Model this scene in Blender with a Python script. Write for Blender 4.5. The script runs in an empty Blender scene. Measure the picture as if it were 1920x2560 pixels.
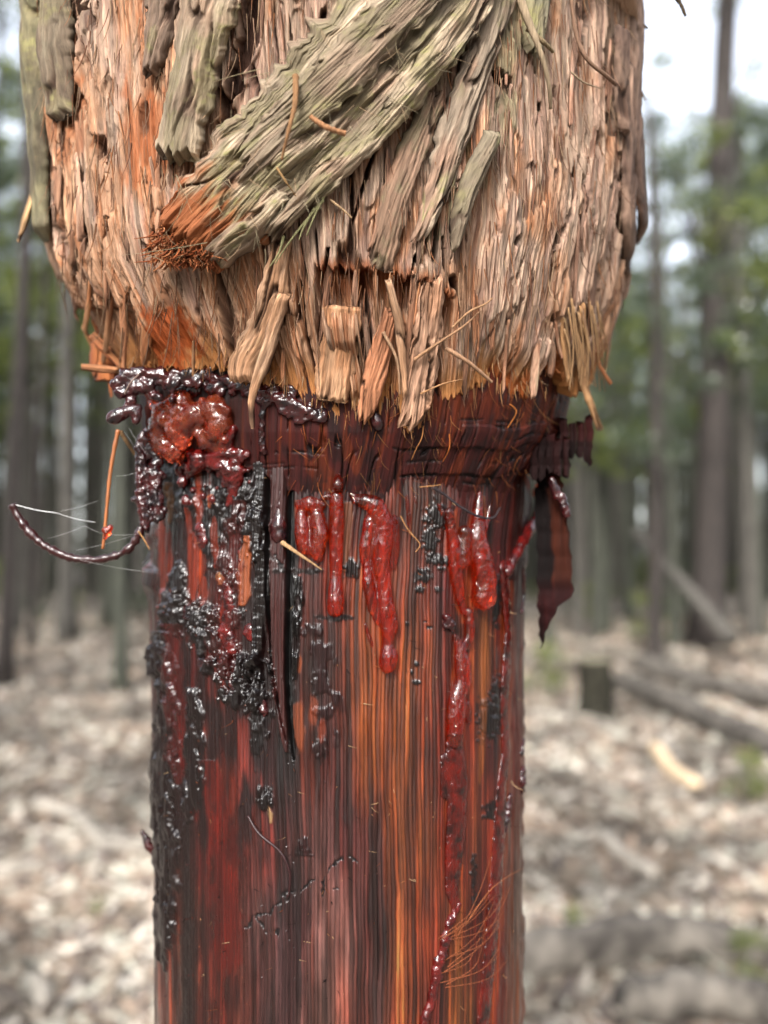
import bpy, math, random
import numpy as np
from mathutils import Vector
random.seed(7)
rng = np.random.default_rng(11)
SC = bpy.context.scene
C = SC.collection

# ------------------------------------------------------------------ camera
W, H, F = 1920.0, 2560.0, 2009.0
PITCH = math.radians(3.4)
CAMZ = 1.40
cam_d = bpy.data.cameras.new("camera")
cam = bpy.data.objects.new("camera", cam_d)
C.objects.link(cam)
cam.location = (0, 0, CAMZ)
cam.rotation_euler = (math.radians(90) + PITCH, 0, 0)
cam_d.sensor_fit = 'HORIZONTAL'
cam_d.sensor_width = 36
cam_d.lens = 36 * F / W
cam_d.clip_start = 0.01
cam_d.clip_end = 400
cam_d.dof.use_dof = True
cam_d.dof.focus_distance = 0.293
cam_d.dof.aperture_fstop = cam_d.lens / 6.0
SC.camera = cam
# ------------------------------------------------------------------ light
SUN_EL, SUN_AZ = math.radians(36), math.radians(197)       # azimuth from +Y towards +X
w = bpy.data.worlds.new("World")
SC.world = w
w.use_nodes = True
nt = w.node_tree
nt.nodes.clear()
sky = nt.nodes.new("ShaderNodeTexSky")
sky.sky_type = 'NISHITA'
sky.sun_disc = False
sky.sun_elevation = SUN_EL
sky.sun_rotation = SUN_AZ
sky.dust_density = 3.0
sky.air_density = 1.0
hsv = nt.nodes.new("ShaderNodeHueSaturation")
hsv.inputs['Saturation'].default_value = 0.36            # thin high cloud
bg = nt.nodes.new("ShaderNodeBackground")
bg.inputs['Strength'].default_value = 0.15
out = nt.nodes.new("ShaderNodeOutputWorld")
nt.links.new(sky.outputs[0], hsv.inputs['Color'])
nt.links.new(hsv.outputs[0], bg.inputs['Color'])
nt.links.new(bg.outputs[0], out.inputs['Surface'])
sun_d = bpy.data.lights.new("sun", 'SUN')
sun_d.energy = 1.0
sun_d.angle = math.radians(10)
sun_d.color = (1.0, 0.97, 0.93)
sun = bpy.data.objects.new("sun", sun_d)
C.objects.link(sun)
sd = Vector((math.sin(SUN_AZ) * math.cos(SUN_EL), math.cos(SUN_AZ) * math.cos(SUN_EL), math.sin(SUN_EL)))
sun.rotation_euler = sd.to_track_quat('Z', 'Y').to_euler()
SC.view_settings.view_transform = 'Standard'
SC.view_settings.look = 'None'
SC.view_settings.gamma = 1
SC.view_settings.use_curve_mapping = False
SC.view_settings.exposure = 2.3
SC.render.engine = 'CYCLES'
SC.cycles.use_denoising = True
SC.cycles.max_bounces = 10
SC.cycles.transparent_max_bounces = 16
SC.cycles.caustics_refractive = True

# ------------------------------------------------------------------ numbers
def srgb(c, k=1.0):
    c = np.asarray(c, float) / 255.0
    return np.where(c <= 0.04045, c / 12.92, ((c + 0.055) / 1.055) ** 2.4) * k

TAB = rng.random((256, 256))
def vn(x, y, s=0):
    x = np.asarray(x, float) + 37.7 * s + 1000.5; y = np.asarray(y, float) + 91.3 * s + 1000.5
    xi = np.floor(x).astype(int); yi = np.floor(y).astype(int)
    fx = x - xi; fy = y - yi
    fx = fx * fx * (3 - 2 * fx); fy = fy * fy * (3 - 2 * fy)
    a = TAB[xi & 255, yi & 255]; b = TAB[(xi + 1) & 255, yi & 255]
    c = TAB[xi & 255, (yi + 1) & 255]; d = TAB[(xi + 1) & 255, (yi + 1) & 255]
    return (a * (1 - fx) + b * fx) * (1 - fy) + (c * (1 - fx) + d * fx) * fy
def fbm(x, y, s=0, o=4, g=0.5):
    t = 0; a = 1; n = 0
    for k in range(o):
        t = t + a * vn(x * 2 ** k, y * 2 ** k, s + 3 * k); n += a; a *= g
    return t / n
def ss(a, b, x):
    t = np.clip((np.asarray(x, float) - a) / (b - a), 0, 1)
    return t * t * (3 - 2 * t)
def ridg(n):
    return 1 - np.abs(2 * n - 1)
def fibre(A, Y, P, ly, seed, wob=1.0):
    """side by side fibres: rounded profile 0..1 and a tone of its own for each, changing along it"""
    ph = A / P + wob * 2.2 * (fbm(A / (9 * P), Y / (ly * 1.5), seed, 2) - 0.5) + 0.25 * (vn(A / P, Y / (ly * 0.3), seed + 2) - .5)
    k = np.floor(ph); f = ph - k
    prof = np.sqrt(np.clip(1 - (2 * f - 1) ** 2, 0, 1))
    tone = vn(k * 17.31, Y / ly + k * 3.7, seed + 1)
    return prof, tone
def mixc(col, c, m):
    return col * (1 - m[..., None]) + np.asarray(c, float) * m[..., None]

def unproj(px, py, Y):
    px = np.asarray(px, float); py = np.asarray(py, float)
    u = (px - W / 2) / F; v = -(py - H / 2) / F
    dy = math.cos(PITCH) - v * math.sin(PITCH); dz = math.sin(PITCH) + v * math.cos(PITCH)
    return np.stack([u / dy * Y, np.broadcast_to(Y, (u / dy * Y).shape), CAMZ + dz / dy * Y], -1)
def gp(px, py, z=0.0):
    v = -(py - H / 2) / F
    dy = math.cos(PITCH) - v * math.sin(PITCH); dz = math.sin(PITCH) + v * math.cos(PITCH)
    Y = (z - CAMZ) / dz * dy
    p = unproj(px, py, Y)
    return Vector([float(t) for t in p])
def up(px, py, Y):
    return Vector([float(t) for t in unproj(px, py, Y)])

# ------------------------------------------------------------------ object helpers
def tag(o, label=None, cat=None, group=None, kind=None):
    if label: o['label'] = label
    if cat: o['category'] = cat
    if group: o['group'] = group
    if kind: o['kind'] = kind
    return o
def empty(name, loc=(0, 0, 0), rz=0):
    o = bpy.data.objects.new(name, None)
    C.objects.link(o); o.location = loc; o.rotation_euler = (0, 0, rz)
    o.empty_display_size = 0.05
    return o
def mesh_np(name, V, Fq, mat, parent=None, col=None, st=None, gl=None, smooth=True, tris=None):
    V = np.asarray(V, np.float32).reshape(-1, 3)
    me = bpy.data.meshes.new(name)
    Fq = np.asarray(Fq if Fq is not None else np.zeros((0, 4)), np.int32).reshape(-1, 4)
    T = np.asarray(tris if tris is not None else np.zeros((0, 3)), np.int32).reshape(-1, 3)
    me.vertices.add(len(V)); me.vertices.foreach_set('co', V.ravel())
    nl = Fq.size + T.size
    me.loops.add(nl)
    me.loops.foreach_set('vertex_index', np.concatenate([Fq.ravel(), T.ravel()]))
    npoly = len(Fq) + len(T)
    me.polygons.add(npoly)
    ls = np.concatenate([np.arange(len(Fq)) * 4, Fq.size + np.arange(len(T)) * 3]).astype(np.int32)
    me.polygons.foreach_set('loop_start', ls)
    me.polygons.foreach_set('use_smooth', np.full(npoly, smooth))
    me.update(calc_edges=True)
    if col is not None:
        a = me.attributes.new('Col', 'FLOAT_COLOR', 'POINT')
        c4 = np.ones((len(V), 4), np.float32); c4[:, :3] = np.clip(np.asarray(col).reshape(-1, 3), 0, 1)
        a.data.foreach_set('color', c4.ravel())
    if st is not None:
        a = me.attributes.new('st', 'FLOAT_VECTOR', 'POINT')
        s3 = np.zeros((len(V), 3), np.float32); s3[:, :np.asarray(st).shape[-1]] = np.asarray(st).reshape(len(V), -1)
        a.data.foreach_set('vector', s3.ravel())
    if gl is not None:
        a = me.attributes.new('gl', 'FLOAT', 'POINT')
        a.data.foreach_set('value', np.clip(np.asarray(gl, np.float32).ravel(), 0, 1))
    me.materials.append(mat)
    o = bpy.data.objects.new(name, me)
    C.objects.link(o)
    if parent is not None: o.parent = parent
    return o
def gridq(nr, nc, wrap=False):
    i = np.arange(nr - 1)[:, None]; j = np.arange(nc if wrap else nc - 1)[None, :]
    j2 = (j + 1) % nc
    a = i * nc + j; b = i * nc + j2; c = (i + 1) * nc + j2; d = (i + 1) * nc + j
    return np.stack([a, b, c, d], -1).reshape(-1, 4)

# ------------------------------------------------------------------ materials
def new_mat(name):
    m = bpy.data.materials.new(name); m.use_nodes = True
    n = m.node_tree
    b = n.nodes['Principled BSDF']
    return m, n, b
def N(n, t, **kw):
    x = n.nodes.new(t)
    for k, v in kw.items(): setattr(x, k, v)
    return x
def mat_attr(name, rough_hi, rough_lo, grain=(9000, 500), bump=0.25, var=0.25, spec=0.5, coat=0.0, dist=0.0004):
    """colour from the 'Col' attribute, grain along the fibres from 'st', gloss from 'gl'"""
    m, n, b = new_mat(name)
    ca = N(n, 'ShaderNodeAttribute', attribute_name='Col')
    sa = N(n, 'ShaderNodeAttribute', attribute_name='st')
    ga = N(n, 'ShaderNodeAttribute', attribute_name='gl')
    mp = N(n, 'ShaderNodeMapping'); mp.inputs['Scale'].default_value = (grain[0], grain[1], 1)
    n.links.new(sa.outputs['Vector'], mp.inputs['Vector'])
    no = N(n, 'ShaderNodeTexNoise'); no.inputs['Scale'].default_value = 1; no.inputs['Detail'].default_value = 4
    no.inputs['Roughness'].default_value = 0.65
    n.links.new(mp.outputs[0], no.inputs['Vector'])
    mr = N(n, 'ShaderNodeMapRange'); mr.inputs[1].default_value = 0.25; mr.inputs[2].default_value = 0.75
    mr.inputs[3].default_value = 1 - var; mr.inputs[4].default_value = 1 + var
    n.links.new(no.outputs['Fac'], mr.inputs[0])
    mu = N(n, 'ShaderNodeVectorMath', operation='SCALE')
    n.links.new(ca.outputs['Color'], mu.inputs[0]); n.links.new(mr.outputs[0], mu.inputs['Scale'])
    n.links.new(mu.outputs[0], b.inputs['Base Color'])
    r = N(n, 'ShaderNodeMapRange'); r.inputs[3].default_value = rough_hi; r.inputs[4].default_value = rough_lo
    n.links.new(ga.outputs['Fac'], r.inputs[0]); n.links.new(r.outputs[0], b.inputs['Roughness'])
    bp = N(n, 'ShaderNodeBump'); bp.inputs['Strength'].default_value = bump; bp.inputs['Distance'].default_value = dist
    n.links.new(no.outputs['Fac'], bp.inputs['Height']); n.links.new(bp.outputs[0], b.inputs['Normal'])
    b.inputs['Specular IOR Level'].default_value = spec
    if coat:
        cm = N(n, 'ShaderNodeMath', operation='MULTIPLY'); cm.inputs[1].default_value = coat
        n.links.new(ga.outputs['Fac'], cm.inputs[0]); n.links.new(cm.outputs[0], b.inputs['Coat Weight'])
        b.inputs['Coat Roughness'].default_value = 0.08
    return m
M_BARK = mat_attr("stringy_bark", 0.9, 0.8, grain=(2200, 160), bump=0.9, var=0.42, spec=0.15, dist=0.0008)
M_DRY = mat_attr("chopped_inner_bark", 0.85, 0.35, grain=(1500, 50), bump=0.6, var=0.4, spec=0.15, coat=0.15, dist=0.0005)
M_WOOD = mat_attr("gum_soaked_wood", 0.62, 0.16, grain=(1500, 50), bump=0.5, var=0.35, spec=0.32, coat=0.5, dist=0.0004)
def mat_resin(name, base, trans, rough=0.04, crack=150.0, bump=0.3, dark=(0.1, 0.004, 0.002)):
    m, n, b = new_mat(name)
    tc = N(n, 'ShaderNodeTexCoord')
    vo = N(n, 'ShaderNodeTexVoronoi', feature='DISTANCE_TO_EDGE'); vo.inputs['Scale'].default_value = crack
    nz = N(n, 'ShaderNodeTexNoise'); nz.inputs['Scale'].default_value = 140; nz.inputs['Detail'].default_value = 3
    n.links.new(tc.outputs['Object'], nz.inputs['Vector'])
    ad = N(n, 'ShaderNodeMixRGB', blend_type='ADD'); ad.inputs[0].default_value = 0.012
    n.links.new(tc.outputs['Object'], ad.inputs[1]); n.links.new(nz.outputs['Color'], ad.inputs[2])
    n.links.new(ad.outputs[0], vo.inputs['Vector'])
    mr = N(n, 'ShaderNodeMapRange'); mr.inputs[1].default_value = 0.0; mr.inputs[2].default_value = 0.035
    n.links.new(vo.outputs['Distance'], mr.inputs[0])
    bp = N(n, 'ShaderNodeBump'); bp.inputs['Strength'].default_value = bump * .6; bp.inputs['Distance'].default_value = 0.0003
    n.links.new(mr.outputs[0], bp.inputs['Height'])
    b2 = N(n, 'ShaderNodeBump'); b2.inputs['Strength'].default_value = 0.12; b2.inputs['Distance'].default_value = 0.002
    n.links.new(nz.outputs['Fac'], b2.inputs['Height']); n.links.new(bp.outputs[0], b2.inputs['Normal'])
    n.links.new(b2.outputs[0], b.inputs['Normal'])
    cr = N(n, 'ShaderNodeMixRGB'); cr.inputs[1].default_value = (*dark, 1); cr.inputs[2].default_value = (*base, 1)
    n2 = N(n, 'ShaderNodeTexNoise'); n2.inputs['Scale'].default_value = 210; n2.inputs['Detail'].default_value = 4
    n.links.new(tc.outputs['Object'], n2.inputs['Vector'])
    m3 = N(n, 'ShaderNodeMapRange'); m3.inputs[1].default_value = 0.35; m3.inputs[2].default_value = 0.6
    n.links.new(n2.outputs['Fac'], m3.inputs[0]); n.links.new(m3.outputs[0], cr.inputs[0])
    n.links.new(cr.outputs[0], b.inputs['Base Color'])
    b.inputs['Transmission Weight'].default_value = trans
    b.inputs['Roughness'].default_value = rough
    b.inputs['IOR'].default_value = 1.5
    return m
M_RESIN = mat_resin("fresh_red_gum", (0.98, 0.13, 0.035), 0.985, rough=.015, bump=.75, dark=(0.9, 0.05, 0.012))
M_AMBER = mat_resin("orange_red_gum", (0.95, 0.17, 0.06), 0.93, crack=120, dark=(0.5, 0.03, 0.012))
M_RFILM = mat_resin("red_gum_film", (0.22, 0.010, 0.004), 0.75, rough=0.12, crack=210, bump=0.5, dark=(0.03, 0.004, 0.003))
M_BLACK = mat_resin("dried_black_gum", (0.030, 0.004, 0.004), 0.0, rough=0.2, crack=120, bump=0.25, dark=(0.006, 0.004, 0.005))
M_DARKRED = mat_resin("dark_red_gum", (0.10, 0.006, 0.005), 0.3, rough=0.1, crack=200, bump=0.4, dark=(0.02, 0.003, 0.003))
def simple_mat(name, c1, c2, scale=8, rough=0.85, trans=0.0, spec=0.3, stretch=(1, 1, 1), bump=0.3, pos=(0.35, 0.65), dist=0.01):
    m, n, b = new_mat(name)
    tc = N(n, 'ShaderNodeTexCoord'); mp = N(n, 'ShaderNodeMapping'); mp.inputs['Scale'].default_value = stretch
    no = N(n, 'ShaderNodeTexNoise'); no.inputs['Scale'].default_value = scale; no.inputs['Detail'].default_value = 6
    n.links.new(tc.outputs['Object'], mp.inputs[0]); n.links.new(mp.outputs[0], no.inputs['Vector'])
    cr = N(n, 'ShaderNodeValToRGB')
    cr.color_ramp.elements[0].position = pos[0]; cr.color_ramp.elements[1].position = pos[1]
    cr.color_ramp.elements[0].color = (*c1, 1); cr.color_ramp.elements[1].color = (*c2, 1)
    n.links.new(no.outputs['Fac'], cr.inputs[0]); n.links.new(cr.outputs[0], b.inputs['Base Color'])
    bp = N(n, 'ShaderNodeBump'); bp.inputs['Strength'].default_value = bump; bp.inputs['Distance'].default_value = dist
    n.links.new(no.outputs['Fac'], bp.inputs['Height']); n.links.new(bp.outputs[0], b.inputs['Normal'])
    b.inputs['Roughness'].default_value = rough
    b.inputs['Specular IOR Level'].default_value = spec
    if trans:
        tr = N(n, 'ShaderNodeBsdfTranslucent'); mx = N(n, 'ShaderNodeMixShader'); mx.inputs[0].default_value = trans
        n.links.new(cr.outputs[0], tr.inputs['Color'])
        o = n.nodes['Material Output']
        n.links.new(b.outputs[0], mx.inputs[1]); n.links.new(tr.outputs[0], mx.inputs[2]); n.links.new(mx.outputs[0], o.inputs['Surface'])
    return m

# ------------------------------------------------------------------ the stem and its shells
D = 0.40
class Shell:
    """A round surface about the stem's axis, given as left and right outline per picture row."""
    def __init__(s, prof, e=1.0):
        s.e = e
        p = np.array(prof, float)
        s.y, s.l, s.r = p[:, 0], p[:, 1], p[:, 2]
        self_ = s
        k = len(p) // 2
        cx, R = s.cr(p[k, 0])
        s.q = float(R / D)
        tt = math.acos(s.q * e)
        th = np.linspace(-tt, tt, 801)
        nn = (s.q * np.sin(th) / (1 - e * s.q * np.cos(th))); nn = nn / abs(nn[-1])
        s.tt, s.th_t, s.n_t = tt, th, nn
        s.pxm = R * F / (D - e * R)                 # picture px per radian, facing the camera
    def geo(s, y):
        l = np.interp(y, s.y, s.l); r = np.interp(y, s.y, s.r)
        v = -(np.asarray(y, float) - H / 2) / F
        dy = math.cos(PITCH) - v * math.sin(PITCH); dz = math.sin(PITCH) + v * math.cos(PITCH)
        return l, r, dy, dz
    def cr(s, y):
        l, r, dy, dz = s.geo(y)
        al = np.arctan2((l - W / 2) / F, dy); ar = np.arctan2((r - W / 2) / F, dy)
        mid = (al + ar) / 2; hf = (ar - al) / 2
        cx = D * np.tan(mid); t = np.tan(hf); R = D / np.cos(mid) * t / np.sqrt(1 + s.e ** 2 * t * t)
        return cx, R
    def n2th(s, n):
        n = np.asarray(n, float)
        t = np.interp(np.clip(n, -1, 1), s.n_t, s.th_t)
        return t + np.sign(n) * np.maximum(np.abs(n) - 1, 0) * 1.2
    def th2n(s, th):
        n = np.interp(np.clip(th, -s.tt, s.tt), s.th_t, s.n_t)
        return n + np.sign(th) * np.maximum(np.abs(th) - s.tt, 0) / 1.2
    def px(s, th, y):
        l, r, _, _ = s.geo(y)
        return (l + r) / 2 + (r - l) / 2 * s.th2n(th)
    def at(s, th, y, h=0.0):
        l, r, dy, dz = s.geo(y)
        cx, R = s.cr(y)
        base = np.arctan2(cx, D)                # the side that faces the camera
        a = th + 0.0 * y
        rr = R + h
        x = cx + rr * np.sin(a - base); yy = D - rr * s.e * np.cos(a - base)
        z = CAMZ + dz / dy * np.sqrt(np.maximum(yy, 0.02) ** 2)
        # above and below the axis the height follows the row seen at this depth
        return np.stack([x, yy, z], -1)
    def pt(s, px, y, h=0.0):
        l, r, _, _ = s.geo(y)
        n = (np.asarray(px, float) - (l + r) / 2) / ((r - l) / 2)
        return s.at(s.n2th(n), np.asarray(y, float), h)
STEM = Shell([(1000, 388, 1325), (1250, 384, 1325), (1350, 380, 1314), (1500, 372, 1308), (1650, 377, 1306), (1900, 382, 1306), (2200, 386, 1304), (2560, 390, 1304), (2760, 390, 1304)], 0.96)
COLL = Shell([(700, 330, 1440), (900, 345, 1432), (1000, 350, 1425), (1080, 355, 1405), (1160, 368, 1370), (1230, 378, 1342), (1330, 382, 1326)], 0.94)
BARK = Shell([(-260, 50, 1600), (0, 64, 1580), (200, 82, 1582), (400, 95, 1582), (560, 108, 1572), (650, 130, 1552), (760, 180, 1536), (850, 226, 1512), (920, 262, 1498), (1000, 290, 1488), (1120, 320, 1476)], 0.86)

def theta_list(sh, nfront, nback):
    n = np.linspace(-0.997, 0.997, nfront)
    t = sh.n2th(n)
    b = np.linspace(t[-1], 2 * math.pi + t[0], nback + 2)[1:-1]
    return np.concatenate([t, b])
def wrap_th(t):
    return np.where(t > math.pi, t - 2 * math.pi, t)

tree = empty("stringybark_tree", (float(STEM.cr(2000)[0]), D, 0))
tag(tree, "stringybark tree in sharp focus, brown fibrous bark above a ring-barked stem bleeding red gum", "tree")
TO = Vector(tree.location)
def rel(V): return np.asarray(V) - np.array(TO)

# ---- lower stem
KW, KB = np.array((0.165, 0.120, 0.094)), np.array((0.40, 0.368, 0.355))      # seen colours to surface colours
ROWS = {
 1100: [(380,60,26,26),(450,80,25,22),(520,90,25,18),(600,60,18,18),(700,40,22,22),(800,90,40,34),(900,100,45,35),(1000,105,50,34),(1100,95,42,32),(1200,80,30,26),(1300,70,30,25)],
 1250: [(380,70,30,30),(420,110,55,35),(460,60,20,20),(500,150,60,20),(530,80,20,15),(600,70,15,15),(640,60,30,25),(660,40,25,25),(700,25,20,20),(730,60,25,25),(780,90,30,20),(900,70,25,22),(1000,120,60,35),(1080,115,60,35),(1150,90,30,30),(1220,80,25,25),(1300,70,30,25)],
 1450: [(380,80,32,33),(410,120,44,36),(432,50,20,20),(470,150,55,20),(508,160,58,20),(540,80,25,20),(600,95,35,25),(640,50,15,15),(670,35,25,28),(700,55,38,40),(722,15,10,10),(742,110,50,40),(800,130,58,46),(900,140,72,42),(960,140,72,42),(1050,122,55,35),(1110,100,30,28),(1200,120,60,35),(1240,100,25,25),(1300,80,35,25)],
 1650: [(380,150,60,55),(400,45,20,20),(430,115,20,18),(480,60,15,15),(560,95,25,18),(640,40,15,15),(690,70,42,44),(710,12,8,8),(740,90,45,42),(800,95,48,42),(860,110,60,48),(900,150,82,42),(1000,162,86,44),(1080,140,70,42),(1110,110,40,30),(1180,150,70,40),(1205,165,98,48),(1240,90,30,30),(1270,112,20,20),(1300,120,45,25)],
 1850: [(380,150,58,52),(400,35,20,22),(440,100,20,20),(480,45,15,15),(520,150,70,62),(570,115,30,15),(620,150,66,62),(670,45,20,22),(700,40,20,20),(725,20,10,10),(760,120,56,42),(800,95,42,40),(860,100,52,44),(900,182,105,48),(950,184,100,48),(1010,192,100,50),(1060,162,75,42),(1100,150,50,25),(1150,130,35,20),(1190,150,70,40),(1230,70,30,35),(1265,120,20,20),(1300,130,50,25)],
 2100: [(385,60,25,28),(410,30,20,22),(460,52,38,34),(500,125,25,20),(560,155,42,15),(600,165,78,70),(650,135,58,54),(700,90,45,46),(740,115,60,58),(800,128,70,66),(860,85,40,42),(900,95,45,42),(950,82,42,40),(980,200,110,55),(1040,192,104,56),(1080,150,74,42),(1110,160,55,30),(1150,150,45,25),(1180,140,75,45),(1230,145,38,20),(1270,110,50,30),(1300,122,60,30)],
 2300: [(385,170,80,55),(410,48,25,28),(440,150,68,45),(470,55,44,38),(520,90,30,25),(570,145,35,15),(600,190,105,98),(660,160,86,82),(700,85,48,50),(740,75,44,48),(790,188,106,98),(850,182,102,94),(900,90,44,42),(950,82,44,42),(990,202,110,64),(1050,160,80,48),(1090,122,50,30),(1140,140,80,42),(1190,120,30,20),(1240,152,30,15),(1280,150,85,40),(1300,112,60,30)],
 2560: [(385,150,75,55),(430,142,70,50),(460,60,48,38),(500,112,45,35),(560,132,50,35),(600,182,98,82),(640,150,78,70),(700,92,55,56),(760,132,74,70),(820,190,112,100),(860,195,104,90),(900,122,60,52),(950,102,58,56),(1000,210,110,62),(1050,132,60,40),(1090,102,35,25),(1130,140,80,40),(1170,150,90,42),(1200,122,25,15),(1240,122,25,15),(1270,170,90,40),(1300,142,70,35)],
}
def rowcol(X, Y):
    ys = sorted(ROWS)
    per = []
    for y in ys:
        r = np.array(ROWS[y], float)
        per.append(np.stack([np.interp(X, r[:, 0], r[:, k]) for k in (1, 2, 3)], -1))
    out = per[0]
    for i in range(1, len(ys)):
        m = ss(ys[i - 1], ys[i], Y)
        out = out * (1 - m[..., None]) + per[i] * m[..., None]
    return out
def band(X, Y, pts, soft=0.35, seed=1, jag=0.4, fx=14.0, fy=34.0):
    p = np.array(pts, float)
    xc = np.interp(Y, p[:, 0], p[:, 1]); hw = np.interp(Y, p[:, 0], p[:, 2], left=0, right=0)
    hw = np.where((Y < p[0, 0]) | (Y > p[-1, 0]), 0.01, hw)
    nz = (fbm(X / fx, Y / fy, seed, 3) - 0.5) * 2 * jag
    d = np.abs(X - xc) / np.maximum(hw, 0.01) - nz
    return 1 - ss(1 - soft, 1 + soft, d)
def blob(X, Y, cx, cy, rx, ry, soft=0.3, seed=2, jag=0.5, fx=16.0, fy=22.0):
    nz = (fbm(X / fx, Y / fy, seed, 3) - 0.5) * 2 * jag
    d = np.sqrt(((X - cx) / rx) ** 2 + ((Y - cy) / ry) ** 2) - nz
    return 1 - ss(1 - soft, 1 + soft, d)
def polyd(X, Y, pts):
    d = np.full(X.shape, 1e9)
    for (x0, y0), (x1, y1) in zip(pts[:-1], pts[1:]):
        L = (x1 - x0) ** 2 + (y1 - y0) ** 2
        t = np.clip(((X - x0) * (x1 - x0) + (Y - y0) * (y1 - y0)) / L, 0, 1)
        d = np.minimum(d, np.hypot(X - x0 - t * (x1 - x0), Y - y0 - t * (y1 - y0)))
    return d

def stem_fields(X, A, Y):
    wob = (fbm(A / 200, Y / 900, 5, 2) - 0.5) * 16
    Aw = A + wob + (fbm(A / 26, Y / 110, 6, 2) - 0.5) * 3
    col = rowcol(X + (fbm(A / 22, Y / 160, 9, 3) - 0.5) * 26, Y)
    pk = ss(.46, .56, col[..., 1] / col[..., 0]) * ss(.82, .92, col[..., 2] / col[..., 1])  # pink tones of the table, partly sky sheen on wet wood kept as colour
    col = col * (1 + pk[..., None] * (np.array((.80, 1.0, 1.08)) - 1))
    # fine grooves in the wood
    g1 = ridg(vn(Aw / 17.0, Y / 900, 21)); g2 = ridg(vn(Aw / 29.0, Y / 600, 22)); g3 = vn(Aw / 6.0, Y / 420, 23)
    ripple = ss(845, 930, X) * (1 - ss(1080, 1120, X)) + 0.5 * ss(1160, 1200, X) * (1 - ss(1215, 1235, X)) + 0.45 * ss(580, 620, X) * (1 - ss(860, 880, X))
    ripple = np.clip(ripple + 0.35, 0, 1)
    p1, t1 = fibre(Aw + 9 * (fbm(A / 70, Y / 160, 26, 3) - .5), Y, 10.5, 300, 24, .8); p2, t2 = fibre(Aw + 5, Y, 25, 600, 27, .35)
    gr = 0.50 * p1 * (0.55 + 0.6 * t1) + 0.22 * p2 + 0.16 * g1 + 0.12 * g3
    h = (gr - 0.5) * 0.0014 * (0.5 + ripple)
    h = h + (fbm(A / 60, Y / 400, 31, 3) - 0.5) * 0.0016
    dark = ss(0.5, 0.2, gr) * (0.42 + 0.4 * ss(.3, .6, fbm(A / 50, Y / 120, 49, 2)))
    lite = ss(0.55, 0.85, gr) * 0.30
    col = col * (0.66 + 0.6 * ss(.15, .85, t1) * (0.4 + 0.6 * ripple) + 0.3 * (1 - ripple))[..., None] * (0.8 + 0.4 * t2)[..., None]
    col = col * (1 - dark * (0.45 + 0.55 * ripple) + lite)[..., None]
    hue = fbm(Aw / 11.0, Y / 260, 41, 2)
    col = col * (1 + (hue[..., None] - 0.5) * np.array([0.5, 0.8, 0.9]))
    tone = fbm(Aw / 30, Y / 130, 45, 3)
    col = col * (0.8 + 0.4 * tone)[..., None]
    gl = 0.15 + 0.55 * ss(.4, .75, fbm(Aw / 8, Y / 90, 51, 3))
    gl = gl + 0.3 * ss(640, 560, X)
    lm = ss(700, 640, X) * ss(.36, .6, fbm(A / 34, Y / 120, 47, 4)) * (0.95 - 0.5 * ss(2000, 2300, Y))
    col = mixc(col, (46, 12, 13), lm)
    col = col * (0.68 + 0.5 * fbm(A / 38, Y / 75, 48, 4))[..., None]
    blk = (30, 9, 11)
    def put(m, c, hh=0.0, g=None, nb=0.0, fx=9.0, fy=11.0, s=60):
        nonlocal col, h, gl
        if nb > .001:
            col = mixc(col, (34, 11, 13), m * .9)
            m = m * ss(.29, .47, fbm(A / 22, Y / 46, s + 7, 4)); nb = nb * .5; fx = 26; fy = 44
        if c is not None: col = mixc(col, np.asarray(c, float) * (0.62 + 0.75 * gr)[..., None], m)
        n = fbm(A / fx, Y / fy, s, 2 if nb > .001 else 4)
        h = h + m * (hh + nb * (n - 0.45))
        if g is not None: gl = gl * (1 - m) + g * m
    col = np.maximum(col, 0) ** .93 * 1.42          # less black between the streaks
    # wood under the clear gum: lighter orange paints in the drips' glow
    for pts in ([(1235, 835, 12), (1300, 835, 17), (1500, 832, 18), (1530, 832, 10)], [(1250, 765, 30), (1330, 765, 34), (1395, 775, 14)], [(1255, 930, 20), (1320, 940, 34), (1420, 940, 28), (1560, 960, 24), (1660, 960, 18), (1675, 960, 5)],
                [(1270, 1125, 12), (1400, 1128, 20), (1480, 1140, 14), (1560, 1160, 14)], [(1270, 1188, 12), (1380, 1182, 30), (1490, 1188, 34), (1525, 1188, 14)], [(1600, 1142, 12), (1700, 1148, 24), (1850, 1130, 24), (2200, 1130, 22)], [(1450, 1264, 18), (1900, 1262, 18), (2200, 1240, 24), (2700, 1205, 22)]):
        col = mixc(col, np.array((214, 104, 44.)) * (0.7 + 0.5 * gr)[..., None], band(X, Y, pts, seed=33, jag=0.35) * .8)
    # dark purple resin-stained crust right of the crack
    crust = ss(0.52, 0.62, fbm(A / 42, Y / 60, 71, 4)) * band(X, Y, [(1560, 760, 30), (1650, 780, 60), (1760, 790, 62), (1900, 770, 60), (2060, 790, 70), (2140, 760, 30)], jag=0.4, seed=72)
    put(crust, (58, 26, 30), 0.0006, 0.5, 0.0016, s=73)
    put(blob(X, Y, 740, 1815, 15, 60, seed=74, jag=0.5) * 0.95, (165, 92, 52), 0.0002, 0.2)
    put(blob(X, Y, 778, 1775, 12, 40, seed=75), (160, 80, 44), 0, 0.2)
    put(blob(X, Y, 742, 1660, 6, 24, seed=75), (160, 90, 52), 0, 0.2)
    put(blob(X, Y, 797, 1830, 10, 30, seed=76), (150, 70, 40), 0, 0.2)
    # black crusts on the left
    bm = band(X, Y, [(1580, 400, 20), (1640, 405, 26), (1760, 420, 26), (1900, 415, 34), (2050, 405, 36), (2150, 420, 30), (2240, 415, 20), (2340, 412, 18), (2400, 412, 14), (2430, 412, 4)], seed=81, jag=0.7)
    put(bm, blk, 0.0016, 0.75, 0.0045, s=82)
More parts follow.
